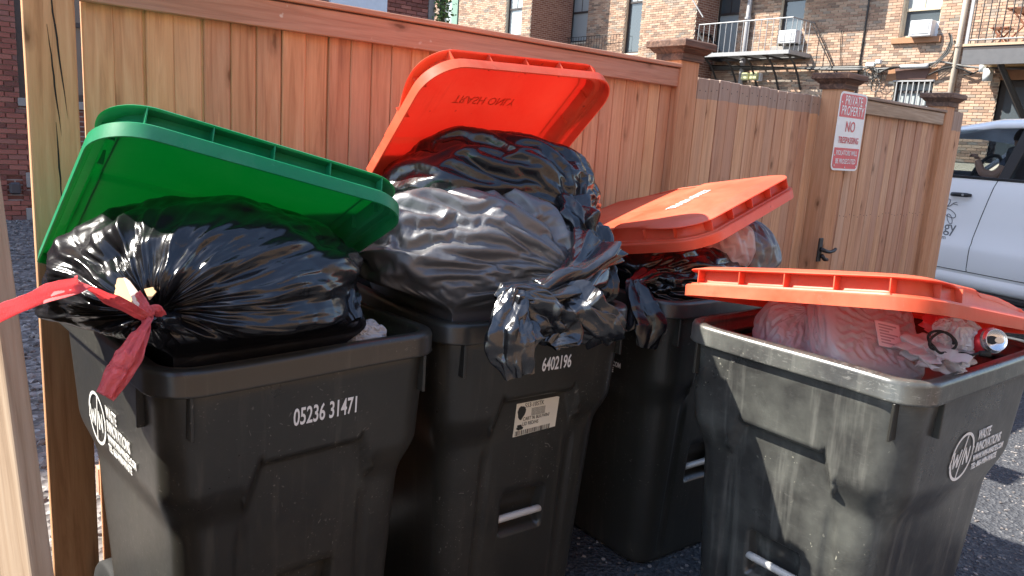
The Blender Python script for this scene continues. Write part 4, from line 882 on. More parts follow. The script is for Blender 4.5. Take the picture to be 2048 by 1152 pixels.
def bricks(parent, u0, u1, z0, z1, off, holes, matI, matS, nI, key, bl=.212, bh=.066, g=.010, d=.018, near=None):
    """running bond on a wall plane (local x, z; y = -off faces the viewer). The nI bricks nearest to key are objects of their own, the rest one part"""
    cells = []; r = 0; z = z0
    while z + bh <= z1 + .001:
        x = u0 - (bl / 2 if r % 2 else 0)
        while x < u1:
            a, b = max(x, u0), min(x + bl - g, u1)
            segs = [(a, b)]
            for (hu0, hu1, hz0, hz1) in holes:
                if z + bh > hz0 and z < hz1:
                    ns = []
                    for p, q in segs:
                        if q <= hu0 or p >= hu1: ns.append((p, q))
                        else:
                            if p < hu0 - .03: ns.append((p, hu0))
                            if q > hu1 + .03: ns.append((hu1, q))
                    segs = ns
            for p, q in segs:
                if q - p > .03: cells.append((p, q, z, z + bh - g))
            x += bl
        z += bh; r += 1
    full = [c for c in cells if abs((c[1] - c[0]) - (bl - g)) < 1e-6]; full.sort(key=key); own = set(full[:nI])
    me = None
    if nI:
        me = MB().box(0, bl - g, -d, 0, 0, bh - g).me(.003)
        me.materials.append(matI)
        for c in full[:nI]:
            o = obj('brick', me, None, parent); o.location = (c[0], -off + rnd.uniform(-.002, .002), c[2])
    q = MB(); tones = []
    for c in cells:
        if c in own: continue
        n = len(q.v); y = -off - d + rnd.uniform(-.003, .003)
        q.v += [(c[0], y, c[2]), (c[1], y, c[2]), (c[1], y, c[3]), (c[0], y, c[3]), (c[0], -off, c[2]), (c[1], -off, c[2]), (c[1], -off, c[3]), (c[0], -off, c[3])]
        q.f += [[n, n + 1, n + 2, n + 3], [n + 3, n + 2, n + 6, n + 7], [n + 1, n + 5, n + 6, n + 2], [n, n + 3, n + 7, n + 4], [n, n + 4, n + 5, n + 1]]; tones += [rnd.random()] * 5
    if q.f:
        me = mesh(q.v, q.f); at_ = me.attributes.new('tone', 'FLOAT', 'FACE'); at_.data.foreach_set('value', tones); obj('brickwork', me, matS, parent, kind='stuff')
# --- building across the lane (right), wall square to the fence
SB = 18.9
bB = frame_obj('brick_rowhouse', FN, FD, F0 + FD * SB, label='sunlit brown brick rowhouse with fire escape beyond the fence', cat='building')
def wB(px, py, off=0.):
    o, d = ray(px, py); t = ((F0 + FD * (SB - off) - o) @ FD) / (d @ FD); P = o + d * t; return (P - F0) @ FN, P[2]
def rB(px0, py0, px1, py1, off=0.):
    a, b, c, d = wB(px0, py0, off), wB(px1, py0, off), wB(px0, py1, off), wB(px1, py1, off)
    return (a[0] + c[0]) / 2, (b[0] + d[0]) / 2, (c[1] + d[1]) / 2, (a[1] + b[1]) / 2
holesB = []; W1 = []
def window(par, r, off, style='frame', sash=.5, pane='pane', depth=.12, fw=.06, curtain=None, inset=.14):
    """recessed sash window in rectangle r=(u0,u1,z0,z1)"""
    u0, u1, z0, z1 = r; y = -off + inset; fm = M[style]
    f = MB(); f.box(u0, u0 + fw, y - .03, y + .03, z0, z1).box(u1 - fw, u1, y - .03, y + .03, z0, z1).box(u0 + fw, u1 - fw, y - .03, y + .03, z0, z0 + fw).box(u0 + fw, u1 - fw, y - .03, y + .03, z1 - fw, z1)
    w = f.build('window', fm, par); zm = z0 + (z1 - z0) * sash
    MB().box(u0 + fw, u1 - fw, y - .045, y + .015, zm - .03, zm + .03).build('meeting_rail', fm, w)
    MB().box(u0 + fw, u1 - fw, y - .002, y + .004, z0 + fw, zm - .03).build('pane', M[pane], w); MB().box(u0 + fw, u1 - fw, y - .002, y + .004, zm + .03, z1 - fw).build('pane', M[curtain or pane], w)
    MB().box((u0 + u1) / 2 - .012, (u0 + u1) / 2 + .012, y - .012, y - .003, zm + .03, z1 - fw).build('muntin', fm, w)
    # reveal
    MB().box(u0 - .01, u0, -off, y + .03, z0, z1).box(u1, u1 + .01, -off, y + .03, z0, z1).build('reveal', M['mortarB'], w)
    return w
def wallbox(par, u0, u1, z0, z1, off, holes, mat, y1=None, name='wall'):
    """wall sheet at y=-off with rectangular holes"""
    us = sorted(set([u0, u1] + [h[i] for h in holes for i in (0, 1) if u0 < h[i] < u1])); zs = sorted(set([z0, z1] + [h[i] for h in holes for i in (2, 3) if z0 < h[i] < z1])); q = MB()
    for i in range(len(us) - 1):
        for j in range(len(zs) - 1):
            cu, cz = (us[i] + us[i + 1]) / 2, (zs[j] + zs[j + 1]) / 2
            if any(h[0] < cu < h[1] and h[2] < cz < h[3] for h in holes): continue
            n = len(q.v); q.v += [(us[i], -off, zs[j]), (us[i + 1], -off, zs[j]), (us[i + 1], -off, zs[j + 1]), (us[i], -off, zs[j + 1])]; q.f.append([n, n + 1, n + 2, n + 3])
    return obj(name, mesh(q.v, q.f), mat, par)
# main wall windows
win_ac = rB(1808, -70, 1886, 74); win_low = rB(1786, 161, 1864, 215); win_ac2 = rB(1563, -60, 1610, 92); win_fe = rB(1432, -40, 1478, 108); win_x = rB(1985, 160, 2090, 330)
ZTOP = 10.5
hM = [win_ac, win_low, win_ac2, win_fe, win_x]
u_l = wB(1395, 60)[0]
wallbox(bB, u_l, 1.5, 0, ZTOP, 0, hM, M['mortarB'])
bricks(bB, u_l, wB(2075, 60)[0], 1.6, 6.0, 0, hM + [(*rB(1780, 130, 1872, 161)[:2], *rB(1780, 136, 1872, 161)[2:])], M['brickB'], M['brickBs'], 300, key=lambda c: (c[0] + 4.2) ** 2 + (c[2] - 3.6) ** 2 * 1.2)
window(bB, win_ac, 0, 'tanframe', .40, 'pane', curtain='panelight'); window(bB, win_low, 0, 'frame', .6, 'panelight'); window(bB, win_ac2, 0, 'frame', .62, 'pane', curtain='panelight'); window(bB, win_fe, 0, 'frame', .55, 'panelight', curtain='pane')
u0, u1, z0, z1 = win_x
dr = MB().box(u0, u1, .10, .16, 0, z1).build('door', M['frame'], bB); MB().box(u0 + .12, u1 - .12, .085, .099, 1.2, z1 - .15).build('pane', M['pane'], dr); MB().box(u0 - .0, u1, -.03, .0, z1, z1 + .22).build('lintel', M['sandstone'], bB)
def sill(r, h=.14, ext=.12, mat='sandstone', out=.09): MB().box(r[0] - ext, r[1] + ext, -out, .10, r[2] - h, r[2] - .002).build('sill', M[mat], bB, bevel=.008)
sill(win_ac); sill(win_ac2, mat='greystone'); sill(win_fe)
lr = rB(1780, 136, 1872, 161); u0, u1, z0, z1 = lr
MB().prism([(u0 - .08, z0), (u1 + .08, z0), (u1 + .02, z1), (u0 - .02, z1)], 1, -.03, .10).build('lintel', M['sandstone'], bB)
MB().prism([(u0 + .2, z0 + .03), (u1 - .2, z0 + .03), (u1 - .12, z1), (u0 + .12, z1)], 1, -.055, -.03).build('keystone', plain('brown_keystone', (.14, .075, .06), .8), bB)
# bars in the low window
q = bB
for i in range(7):
    u = win_low[0] + (win_low[1] - win_low[0]) * (i + .5) / 7; MB().box(u - .012, u + .012, -.035, -.012, win_low[2], win_low[3] - .02).build('window_bar', M['iron'], bB)
MB().box(win_low[0] - .03, win_low[1] + .03, -.04, -.01, win_low[3] - .03, win_low[3] + .01).build('window_bar', M['iron'], bB)
# air conditioners
def aircon(label, r):
    u0, u1, z0, z1 = r; a = frame_obj('air_conditioner', FN, FD, F0 + FD * SB + FN * u0 + ZV * z0, label=label, cat='air conditioner', group='window air conditioners'); w, h = u1 - u0, z1 - z0
    MB().box(0, w, -.26, .16, 0, h).build('case', M['acwhite'], a, bevel=.02, seg=2)
    gq = MB().box(.05, w - .05, -.268, -.262, .05, h - .05).build('grille', M['acgrille'], a)
    for i in range(9): MB().box(.06, w - .06, -.275, -.269, .06 + (h - .12) * i / 9, .06 + (h - .12) * (i + .45) / 9).build('louvre', M['acwhite'], gq)
    MB().box(w, w + .22, -.01, .01, 0, h * .95).build('side_filler', M['acwhite'], a)
aircon('white air conditioner in the sunlit sash window at upper right', rB(1819, 40, 1862, 72, .26)); aircon('white air conditioner behind the fire escape railing', rB(1557, 60, 1592, 86, .26))
# bays that step out of the row at the left
def bay(px0, px1, off, wins, py_top=-60, hide=0, lab=None):
    u0 = wB(px0, 40, off)[0]; u1 = wB(px1, 40, off)[0]; hs = [rB(*w, off) for w in wins]
    wallbox(bB, u0, u1, 0, ZTOP, off, hs, M['mortarB'], name='bay_wall')
    bricks(bB, u0, u1, 3.6, 7.8, off, hs, M['brickB'], M['brickBs'], 0, key=lambda c: 0)
    me = mesh([(u1, -off, 0), (u1, 0, 0), (u1, 0, ZTOP), (u1, -off, ZTOP)], [[0, 1, 2, 3]]); obj('bay_side', me, M['bsideB'], bB)
    me = mesh([(u0, -off, 0), (u0, 0, 0), (u0, 0, ZTOP), (u0, -off, ZTOP)], [[3, 2, 1, 0]]); obj('bay_side', me, M['bsideB'], bB)
    return u0, u1, hs
def brick_tex(name, c1, c2, mo, plane='yz'):
    t = NT(name); tc = t.N('TexCoord'); sp = t.N('SeparateXYZ'); t.L(tc.outputs['Object'], sp.inputs[0]); cb = t.N('CombineXYZ'); t.L(sp.outputs[{'y': 1, 'x': 0}[plane[0]]], cb.inputs[0]); t.L(sp.outputs[2], cb.inputs[1])
    b = t.N('TexBrick'); t.L(cb.outputs[0], b.inputs['Vector']); b.inputs['Color1'].default_value = (*c1, 1); b.inputs['Color2'].default_value = (*c2, 1); b.inputs['Mortar'].default_value = (*mo, 1); b.inputs['Scale'].default_value = 1; b.inputs['Brick Width'].default_value = .21; b.inputs['Row Height'].default_value = .066; b.inputs['Mortar Size'].default_value = .008; b.inputs['Bias'].default_value = -.1
    n = t.noise(t.coord('Object'), 4, 4); col = t.mix(t.math('MULTIPLY', n, .4), b.outputs[0], (.2, .12, .09)); return t.set(color=col, rough=.9, spec=.2)
M['bsideB'] = brick_tex('brick_side_wall', (.20, .075, .05), (.32, .16, .11), (.40, .34, .28), 'yz')
M['btexA'] = brick_tex('red_brick_wall', (.13, .04, .03), (.22, .075, .05), (.30, .27, .25), 'xz'); M['btexC'] = brick_tex('tan_brick_wall', (.36, .20, .12), (.46, .29, .18), (.5, .44, .34), 'xz')
ua0, ua1, hs = bay(860, 1062, 1.9, [(1014, -60, 1046, 72), (884, -60, 906, 60)])
window(bB, hs[0], 1.9, 'frame', .42, 'panelight', curtain='panelight'); window(bB, hs[1], 1.9, 'tanframe', .5, 'panelight', curtain='panelight')
ub0, ub1, _ = bay(1290, 1392, 1.0, [])
hmid = [rB(1141, -60, 1178, 84), rB(1252, -60, 1284, 106)]
wallbox(bB, ua1, ub0, 0, ZTOP, 0, hmid, M['mortarB']); bricks(bB, ua1, ub0, 3.2, 6.9, 0, hmid, M['brickB'], M['brickBs'], 0, key=lambda c: 0)
window(bB, hmid[0], 0, 'frame', .42, 'panelight', curtain='panelight'); window(bB, hmid[1], 0, 'frame', .62, 'pane', curtain='panelight')
wallbox(bB, ua0 - 14, ua0, 0, ZTOP, 0, [], M['bsideB'])
MB().box(ua0 - 14, 1.5, .2, 8, 0, ZTOP).build('interior_block', M['frame'], bB)
MB().box(ua0 - 14.2, 1.7, -2.0, 8, ZTOP, ZTOP + .3).build('cornice', M['sandstone'], bB)
# unseen upper bay, added and sized to throw the broad shadow on the wall
MB().box(-10.3, -8.2, -1.1, -.001, 6.35, ZTOP).build('shadow_bay', M['btexC'], bB)
# shutters beside the left window
MB().box(hs[1][1] + .02, hs[1][1] + .42, -1.96, -1.92, hs[1][2], hs[1][3]).build('shutter', plain('green_shutter', (.16, .26, .20), .6), bB)
# balconet railings
def railing(u0, u1, z0, z1, off, out, n, nm='balcony_railing', mat='darkiron', r=.008):
    q = MB(); y = -off - out
    for z in (z0, z1): q.tube([(u0, -off, z), (u0, y, z), (u1, y, z), (u1, -off, z)], r * 1.2, 6)
    q.build(nm, M[mat], bB)
    for i in range(n + 1):
        u = u0 + (u1 - u0) * i / n; MB().tube([(u, y, z0), (u, y, z1)], r, 5).build('baluster', M[mat], bB)
a_ = rB(1128, 74, 1248, 130); railing(a_[0], a_[1] - .1, a_[2], a_[3], 0, .18, 22)
# drain pipes
def pipe(px0, py0, px1, py1, off, r, mat, nm='drain_pipe'):
    a, b = wB(px0, py0, off), wB(px1, py1, off); u = (a[0] + b[0]) / 2; MB().tube([(u, -off, b[1] - 3), (u, -off, a[1] + 3)], r, 12).build(nm, mat, bB, smooth=True)
    for z in (b[1] - .3, b[1] + .9, b[1] + 2.1): MB().tube([(u, -off, z), (u, -off, z + .06)], r * 1.35, 12).build('pipe_bracket', mat, bB)
po = plain('terracotta_pipe', (.55, .36, .25), .6)
pipe(1064, 0, 1062, 75, 1.9 - 1.2, .06, po); pipe(1075, 0, 1072, 78, 1.9 - 1.2, .05, po); pipe(1500, 0, 1489, 105, .10, .07, M['greypaint']); pipe(1928, 0, 1908, 175, .10, .065, plain('tan_drain_pipe', (.36, .31, .25), .6)); pipe(1735, 0, 1733, 60, .04, .022, M['darkiron'], 'conduit')
# conduit mast with wire wrap below the fire escape
# --- fire escape
OUT = 1.05
fe = frame_obj('fire_escape', FN, FD, F0 + FD * SB, label='grey iron fire escape with railing on the brick rowhouse', cat='fire escape')
f0 = wB(1392, 113, OUT)[0]; f1 = wB(1578, 104, OUT)[0]; fz = (wB(1400, 113, OUT)[1] + wB(1575, 104, OUT)[1]) / 2; rz = (wB(1400, 50, OUT)[1] + wB(1585, 34, OUT)[1]) / 2
MB().box(f0, f1, -OUT - .02, -OUT + .02, fz - .03, fz + .07).box(f1 - .02, f1 + .02, -OUT, -.02, fz - .03, fz + .07).box(f0, f1, -.08, -.04, fz - .03, fz + .07).build('platform_frame', M['iron'], fe)
for i in range(11):
    y = -.12 - (OUT - .2) * i / 10; MB().box(f0, f1, y - .018, y + .018, fz + .005, fz + .03).build('slat', M['darkiron'], fe)
MB().tube([(f0, -OUT, rz), (f1, -OUT, rz), (f1, -.02, rz)], .019, 8).build('handrail', M['iron'], fe)
n_ = 16
for i in range(n_ + 1): u = f0 + (f1 - f0) * i / n_; MB().tube([(u, -OUT, fz + .05), (u, -OUT, rz)], .011, 6).build('baluster', M['iron'], fe)
for i in range(1, 5): y = -OUT + OUT * i / 5; MB().tube([(f1, y, fz + .05), (f1, y, rz)], .011, 6).build('baluster', M['iron'], fe)
for k in range(5):
    u = f0 + .15 + (f1 - f0 - .3) * k / 4
    q = MB(); q.tube([(u, -OUT + .05, fz - .03), (u, -.02, fz - .03)], .028, 6).tube([(u, -OUT + .25, fz - .04), (u, -.5, fz - .22), (u, -.25, fz - .5), (u, -.03, fz - .85)], .028, 6); q.build('bracket', M['darkiron'], fe)
uz = fz + 2.9  # upper landing above the frame, added so its dense slats shade the wall
MB().box(f0 - .2, f1, -OUT - .02, -OUT + .02, uz - .03, uz + .07).box(f1 - .02, f1 + .02, -OUT, -.02, uz - .03, uz + .07).build('platform_frame', M['iron'], fe)
for i in range(17): y = -.08 - (OUT - .12) * i / 16; MB().box(f0 - .2, f1, y - .021, y + .021, uz + .005, uz + .03).build('slat', M['darkiron'], fe)
# upper flight: stair and landing above the picture, its shadow falls on the wall
q = MB()
for i in range(2):
    q.tube([(f0 + .4, -.35 - .55 * i, fz + .05), (f0 - 2.1, -.35 - .55 * i, fz + 3.0)], .035, 6)
q.build('stair_stringer', M['darkiron'], fe)
for i in range(12): k = (i + .5) / 12; MB().box(f0 + .4 - 2.5 * k - .09, f0 + .4 - 2.5 * k + .09, -.9, -.35, fz + .05 + 2.95 * k - .01, fz + .05 + 2.95 * k + .01).build('stair_tread', M['darkiron'], fe)
MB().tube([(f0 + .1, -OUT, rz + .2), (f0 - 2.4, -OUT, rz + 3.1)], .018, 6).build('handrail', M['iron'], fe)
dl = [(f1 + .06, -.3, rz - .02), (f1 + 1.15, -.12, fz - .95)]
MB().tube(dl, .014, 6).tube([(f1 + .06, -.1, rz - .02), (f1 + 1.15, -.05, fz - .95)], .010, 6).build('guy_rod', M['darkiron'], fe)
# --- wiring along the wall
wr = frame_obj('utility_wires', FN, FD, F0 + FD * SB, label='tangle of black and grey utility cables along the brick wall', cat='cables')
def wire(pts, r, mat, off=.12, sag=0., nm='cable'):
    P = []; 
    for i, (x, y) in enumerate(pts): a = wB(x, y, off); P.append((a[0], -off, a[1]))
    P = np.array(P); t = np.linspace(0, 1, len(P)); tt = np.linspace(0, 1, len(P) * 6); C = np.stack([np.interp(tt, t, P[:, i]) for i in range(3)], 1)
    for _ in range(8): C[1:-1] = (C[:-2] + C[1:-1] * 2 + C[2:]) / 4
    MB().tube(C, r, 6).build(nm, mat, wr, smooth=True)
grw = plain('grey_cable', (.13, .13, .125), .6); blw = M['rubber']
for k in range(5): wire([(1420, 140 - k * 2.2), (1560, 138 - k), (1640, 134 + k * 1.6), (1725, 132 + k * 2)], .018 + .006 * (k % 2), (blw, grw)[k % 2], .12 + .02 * k)
wire([(1725, 134), (1760, 139), (1800, 134), (1850, 129), (1880, 122), (1905, 128), (1950, 136), (2048, 137)], .024, grw, .13); wire([(1800, 134), (1857, 132)], .055, M['greypaint'], .16, nm='splice_tube'); wire([(1857, 132), (1880, 120), (1895, 105), (1903, 80), (1898, 66)], .022, blw, .13)
for k in range(6): wire([(1850 + k * 3, 130 + k * 1.5), (1874 + k * 2.5, 122 - k), (1890 + k * 2.2, 104), (1900 + k * 1.3, 84), (1903, 68)], .009, (blw, grw)[k % 2], .12 + k * .012)
wire([(1857, 150), (1880, 139), (1905, 133), (1925, 138), (1945, 147)], .022, blw, .14); wire([(1927, 150), (1945, 148), (1960, 140)], .018, blw, .12)
for k in range(9):
    c = (1746 + rnd.uniform(-8, 12), 146 + rnd.uniform(-4, 22)); rx, ry = rnd.uniform(6, 15), rnd.uniform(6, 18)
    wire([(c[0] + rx * math.cos(a), c[1] + ry * math.sin(a)) for a in np.linspace(rnd.uniform(0, 3), rnd.uniform(5, 9), 14)], .008, (blw, grw)[k % 2], .10 + k * .012)
for k in range(7): wire([(1740 + k * 3, 138), (1755, 142 + k), (1775 + k, 140 - k), (1800, 134)], .016, (blw, grw)[k % 2], .12 + k * .015)
wire([(1746, 150), (1744, 165), (1743, 182)], .016, blw, .1); wire([(1715, 132), (1728, 124), (1800, 122), (1840, 126)], .009, blw, .1); wire([(1683, 60), (1680, 100), (1682, 130)], .010, blw, .05)
for (x0, y0, x1, y1) in ((1735, 125, 1752, 133), (1754, 120, 1764, 128)): a = rB(x0, y0, x1, y1, .1); MB().box(a[0], a[1], -.2, -.08, a[2], a[3]).build('junction_box', M['curtain'], wr, bevel=.01)
# security light under the fire escape
sl_ = frame_obj('security_light', FN, FD, F0 + FD * SB, label='twin headed pale floodlight on the wall below the fire escape', cat='lamp')
a = rB(1486, 146, 1520, 162, .2); MB().box(a[0] + .35, a[1], -.2, -.05, a[2], a[3]).build('housing', M['acwhite'], sl_, bevel=.015)
for k in range(2): MB().box(a[0] + .28 * k, a[0] + .24 + .28 * k, -.32, -.2, a[2] + .02, a[3]).build('lamp_head', plain('yellowed_lamp_lens', (.60, .60, .30), .4), sl_, bevel=.02)
# --- balcony at upper right with furniture
BO = 1.7
ba = frame_obj('balcony', FN, FD, F0 + FD * SB, label='timber decked balcony with iron railing at the upper right', cat='balcony')
b0 = wB(1926, 88, BO)[0]; bz = wB(1926, 88, BO)[1]; b1 = b0 + 4.2
MB().box(b0, b1, -BO, -.02, bz - .05, bz).build('deck', plain('deck_edge', (.42, .30, .20), .7), ba); MB().box(b0 + .02, b1, -BO + .02, -BO + .10, bz - .42, bz - .12).build('beam', plain('dark_grey_beam', (.10, .10, .105), .5), ba); MB().box(b0 + .02, b1, -BO + .02, -.02, bz - .12, bz - .05).build('shadow_board', M['frame'], ba)
for i in range(9): MB().box(b0 + .05 + i * .45, b0 + .10 + i * .45, -BO + .1, -.03, bz - .25, bz - .12).build('joist', M['deckwood'], ba)
MB().box(b0 + .04, b1, -BO + .1, -.03, bz - .30, bz - .26).build('soffit', M['deckwood'], ba)
for i in range(26): u = b0 + .12 + i * .14; MB().tube([(u, -BO + .05, bz), (u, -BO + .05, bz + 1.05)], .011, 5).build('baluster', M['darkiron'], ba)
for z in (.08, 1.05): MB().tube([(b0 + .05, -BO + .05, bz + z), (b1, -BO + .05, bz + z)], .016, 6).build('rail', M['iron'], ba)
MB().box(b0 + .02, b0 + .08, -BO + .02, -BO + .08, bz, bz + 1.1).build('post', M['greypaint'], ba)
for s_, uo in ((0, .55), (1, 1.55)): MB().tube([(b0 + .65, -BO + .15, bz - .28), (b0 + 1.15, -.1, bz - 1.9)] if s_ == 0 else [(b0 + 1.55, -.9, bz - .28), (b0 + 1.25, -.1, bz - 1.9)], .06, 8).build('brace', M['darkiron'], ba)
def patio(label, u, y, name, cat, top, h, chair=False):
    o = frame_obj(name, FN, FD, F0 + FD * SB + FN * u + FD * y + ZV * bz, label=label, cat=cat); w = top / 2
    if not chair:
        for i in range(6): MB().box(-w, w, -w + i * top / 6 + .005, -w + (i + 1) * top / 6 - .005, h - .025, h).build('slat', M['patio'], o)
    else:
        for i in range(4): MB().box(-w, w, -w + i * top / 4 + .006, -w + (i + 1) * top / 4 - .006, h - .02, h).build('slat', M['patio'], o)
        for i in range(4): MB().box(w - .02, w, -w, w, h + .12 + i * .1, h + .19 + i * .1).build('back_slat', M['patio'], o)
    for s_ in (-1, 1):
        MB().tube([(-w * .8, s_ * w * .8, 0), (w * .8, s_ * w * .8, h)], .018, 6).build('leg', M['patio'], o); MB().tube([(w * .8, s_ * w * .8, 0), (-w * .8, s_ * w * .8, h)], .018, 6).build('leg', M['patio'], o)
        if chair: MB().tube([(w * .8, s_ * w * .8, h), (w, s_ * w * .8, h + .52)], .016, 6).build('leg', M['patio'], o)
patio('slatted red brown folding table on the balcony', b0 + 1.0, -1.15, 'patio_table', 'table', .75, .70); patio('folding wooden chair beside the balcony table', b0 + 2.0, -1.1, 'patio_chair', 'chair', .42, .44, True); patio('low wooden stool left of the balcony table', b0 + .55, -1.3, 'patio_stool', 'stool', .34, .34)
# gas meters by the braces
gm = frame_obj('gas_meter', FN, FD, F0 + FD * SB, label='pale meter cans on the wall under the balcony', cat='meter')
for (x, y, r) in ((1966, 132, .07), (1976, 150, .10)): a = wB(x, y, .25); MB().tube([(a[0], -.25, a[1] - .13), (a[0], -.25, a[1] + .13)], r, 14).build('can', M['curtain'], gm, smooth=True); MB().tube([(a[0], -.25, a[1]), (a[0], -.02, a[1])], .03, 8).build('bracket', M['iron'], gm)
# --- house behind the yard (left), wall parallel to the fence
TA = 9.45
bA = frame_obj('red_brick_house', FD, -FN, F0 - FN * TA, label='shaded dark red brick house behind the pebble yard', cat='building')
def wA(px, py, off=0.):
    o, d = ray(px, py); t = ((F0 - FN * (TA - off) - o) @ FN) / (d @ FN); P = o + d * t; return (P - F0) @ FD, P[2]
def rA(px0, py0, px1, py1, off=0.):
    a, b, c, d = wA(px0, py0, off), wA(px1, py0, off), wA(px0, py1, off), wA(px1, py1, off); return (a[0] + c[0]) / 2, (b[0] + d[0]) / 2, (c[1] + d[1]) / 2, (a[1] + b[1]) / 2
wa = rA(31, -60, 72, 196); sA0, sA1 = wA(-30, 200)[0], 1.95; eA = wA(866, 20)[0]
wl = (wa[0], wa[1] + .75, wa[2], wa[3] + .4)
wallbox(bA, -9, eA, 0, 8, 0, [wl], M['btexA'])
vent = rA(14, 358, 46, 392); stone = rA(52, 345, 70, 375)
bricks(bA, sA0, 1.55, .0, 3.0, .004, [wl, vent, stone, (stone[0], stone[1] + .2, 0, .17), (wl[0] - .02, wl[1] + .1, wl[2] - .11, wl[2])], M['brickA'], M['brickA'], 210, key=lambda c: (c[0] - .9) ** 2 * 3 + (c[2] - 1.2) ** 2 * .2)
bricks(bA, wA(768, 20)[0], eA - .12, 3.05, 4.2, .004, [], M['brickA'], M['brickA'], 90, key=lambda c: (c[0] - 6.8) ** 2 + (c[2] - 3.4) ** 2 * 2)
for o_ in [o for o in bA.children if o.name.startswith('brickwork')]: o_.data.materials.clear(); o_.data.materials.append(brick_mat('red_brick_cut', RED, True))
w_ = window(bA, wl, 0, 'frame', .5, 'pane', fw=.09, inset=.06)
MB().box(wl[0] - .02, wl[1] + .1, -.05, .05, wl[2] - .105, wl[2] - .004).build('sill', M['greystone'], bA, bevel=.006)
MB().box(stone[0], stone[1] + .2, -.03, 0, stone[2], stone[3]).build('quoin', M['greystone'], bA, bevel=.006); MB().box(stone[0] - .02, stone[1] + .2, -.04, 0, 0, .16).build('footing', M['greystone'], bA, bevel=.006)
MB().box(vent[0] + .02, vent[1] - .03, -.10, -.02, vent[2] + .03, vent[3] - .04).build('vent_hood', plain('dark_vent', (.06, .055, .06), .5), bA, bevel=.02)
wp = rA(658, -80, 772, 30); MB().box(wp[0], wp[1], -.06, -.001, 2.6, wp[3] + .5).build('white_panel', plain('white_painted_panel', (.62, .68, .74), .6), bA)
MB().box(-9, eA, .3, 7, 0, 8).build('house_block', M['btexA'], bA); MB().box(-9.2, eA + .2, -.2, 7, 8, 8.25).build('roof_edge', M['greystone'], bA)
MB().box(-6.3, 2.6, .31, 7, 8.3, 24).build('shade_tower', M['btexA'], bA); MB().box(-16, -6.31, .31, 7, 0, 14).build('shade_wing', M['btexA'], bA)  # unseen tower and wing, added to shade the truck and the pebbles
MB().box(eA - .10, eA + .02, -.03, .3, 0, 8).build('stone_quoin', M['greystone'], bA)
# ivy on a downpipe at the house corner
iv = frame_obj('ivy_vine', FD, -FN, F0 - FN * TA, label='sunlit ivy climbing at the corner of the red brick house', cat='ivy')
ivu = wA(878, 20)[0]; MB().tube([(ivu, -.1, 0), (ivu, -.1, 6)], .05, 8).build('stem', M['frame'], iv)
V = []; Fc = []
rs = np.random.RandomState(5)
for i in range(2600):
    z = rs.uniform(1.8, 5.2); p = np.array([ivu + rs.normal(0, .075), -.1 + rs.normal(0, .1), z]); a = rs.randn(3); a /= np.linalg.norm(a); b = np.cross(a, rs.randn(3)); b /= np.linalg.norm(b); w = rs.uniform(.02, .04); n = len(V); V += [p - a * w, p + b * w * .7, p + a * w, p - b * w * .7]; Fc.append([n, n + 1, n + 2, n + 3])
obj('leaves', mesh(V, Fc), plain('ivy_leaf', (.10, .17, .035), .55), iv, kind='stuff')
# --- unseen building behind the camera, added for reflections and fill light
bC = frame_obj('reflection_building', -FD, FN, F0 + FN * 11.5, label='unseen tan brick building added behind the camera for reflections', cat='building')
wallbox(bC, -16, 14, 0, 9, 0, [(x, x + 1.1, z, z + 1.8) for x in range(-14, 13, 3) for z in (1.2, 4.6)], M['btexC'])
for x in range(-14, 13, 3):
    for z in (1.2, 4.6): window(bC, (x, x + 1.1, z, z + 1.8), 0, 'frame', .5, 'pane')
MB().box(-16, 14, .4, 5, 0, 9).build('building_block', M['frame'], bC)
# ------------------------------------------------------------------ white pickup driving along the lane
TA_ = math.radians(27); TH_ = np.array([math.sin(TA_), -math.cos(TA_), 0]); TN = np.array([-math.cos(TA_), -math.sin(TA_), 0])
TQ = np.array([4.32, 7.06, 0.])       # on the near side of the truck, under the rear edge of the front door
tk = empty('pickup_truck', label='white crew cab pickup with a bee logo on its front door', cat='pickup truck'); set_frame(tk, TH_, -TN, ZV, TQ)   # local x to the rear, y across (0 = near side), z up
def paint():
    t = NT('white_car_paint'); v = t.coord('Object'); n = t.noise(v, 2, 3); return t.set(color=t.mix(n, (.74, .75, .77), (.80, .81, .82)), rough=.22, spec=.5, coat=.6, coatr=.05)
M['paint'] = paint(); M['trim'] = plain('black_trim', (.015, .015, .016), .45); M['seat'] = plain('dark_seat_cloth', (.045, .045, .05), .8)
def tint():
    t = NT('tinted_car_glass'); t.set(color=(.01, .012, .015), rough=.03, spec=.6); tp = t.N('BsdfTransparent'); tp.inputs[0].default_value = (.82, .86, .88, 1); mx = t.N('MixShader'); lw = t.N('LayerWeight'); lw.inputs[0].default_value = .35
    f = t.math('MULTIPLY_ADD', lw.outputs[1], .6); f.node.inputs[2].default_value = .07; t.L(f, mx.inputs[0]); t.L(tp.outputs[0], mx.inputs[1]); t.L(t.p.outputs[0], mx.inputs[2]); t.L(mx.outputs[0], t.out.inputs[0]); return t.m
M['tint'] = tint()
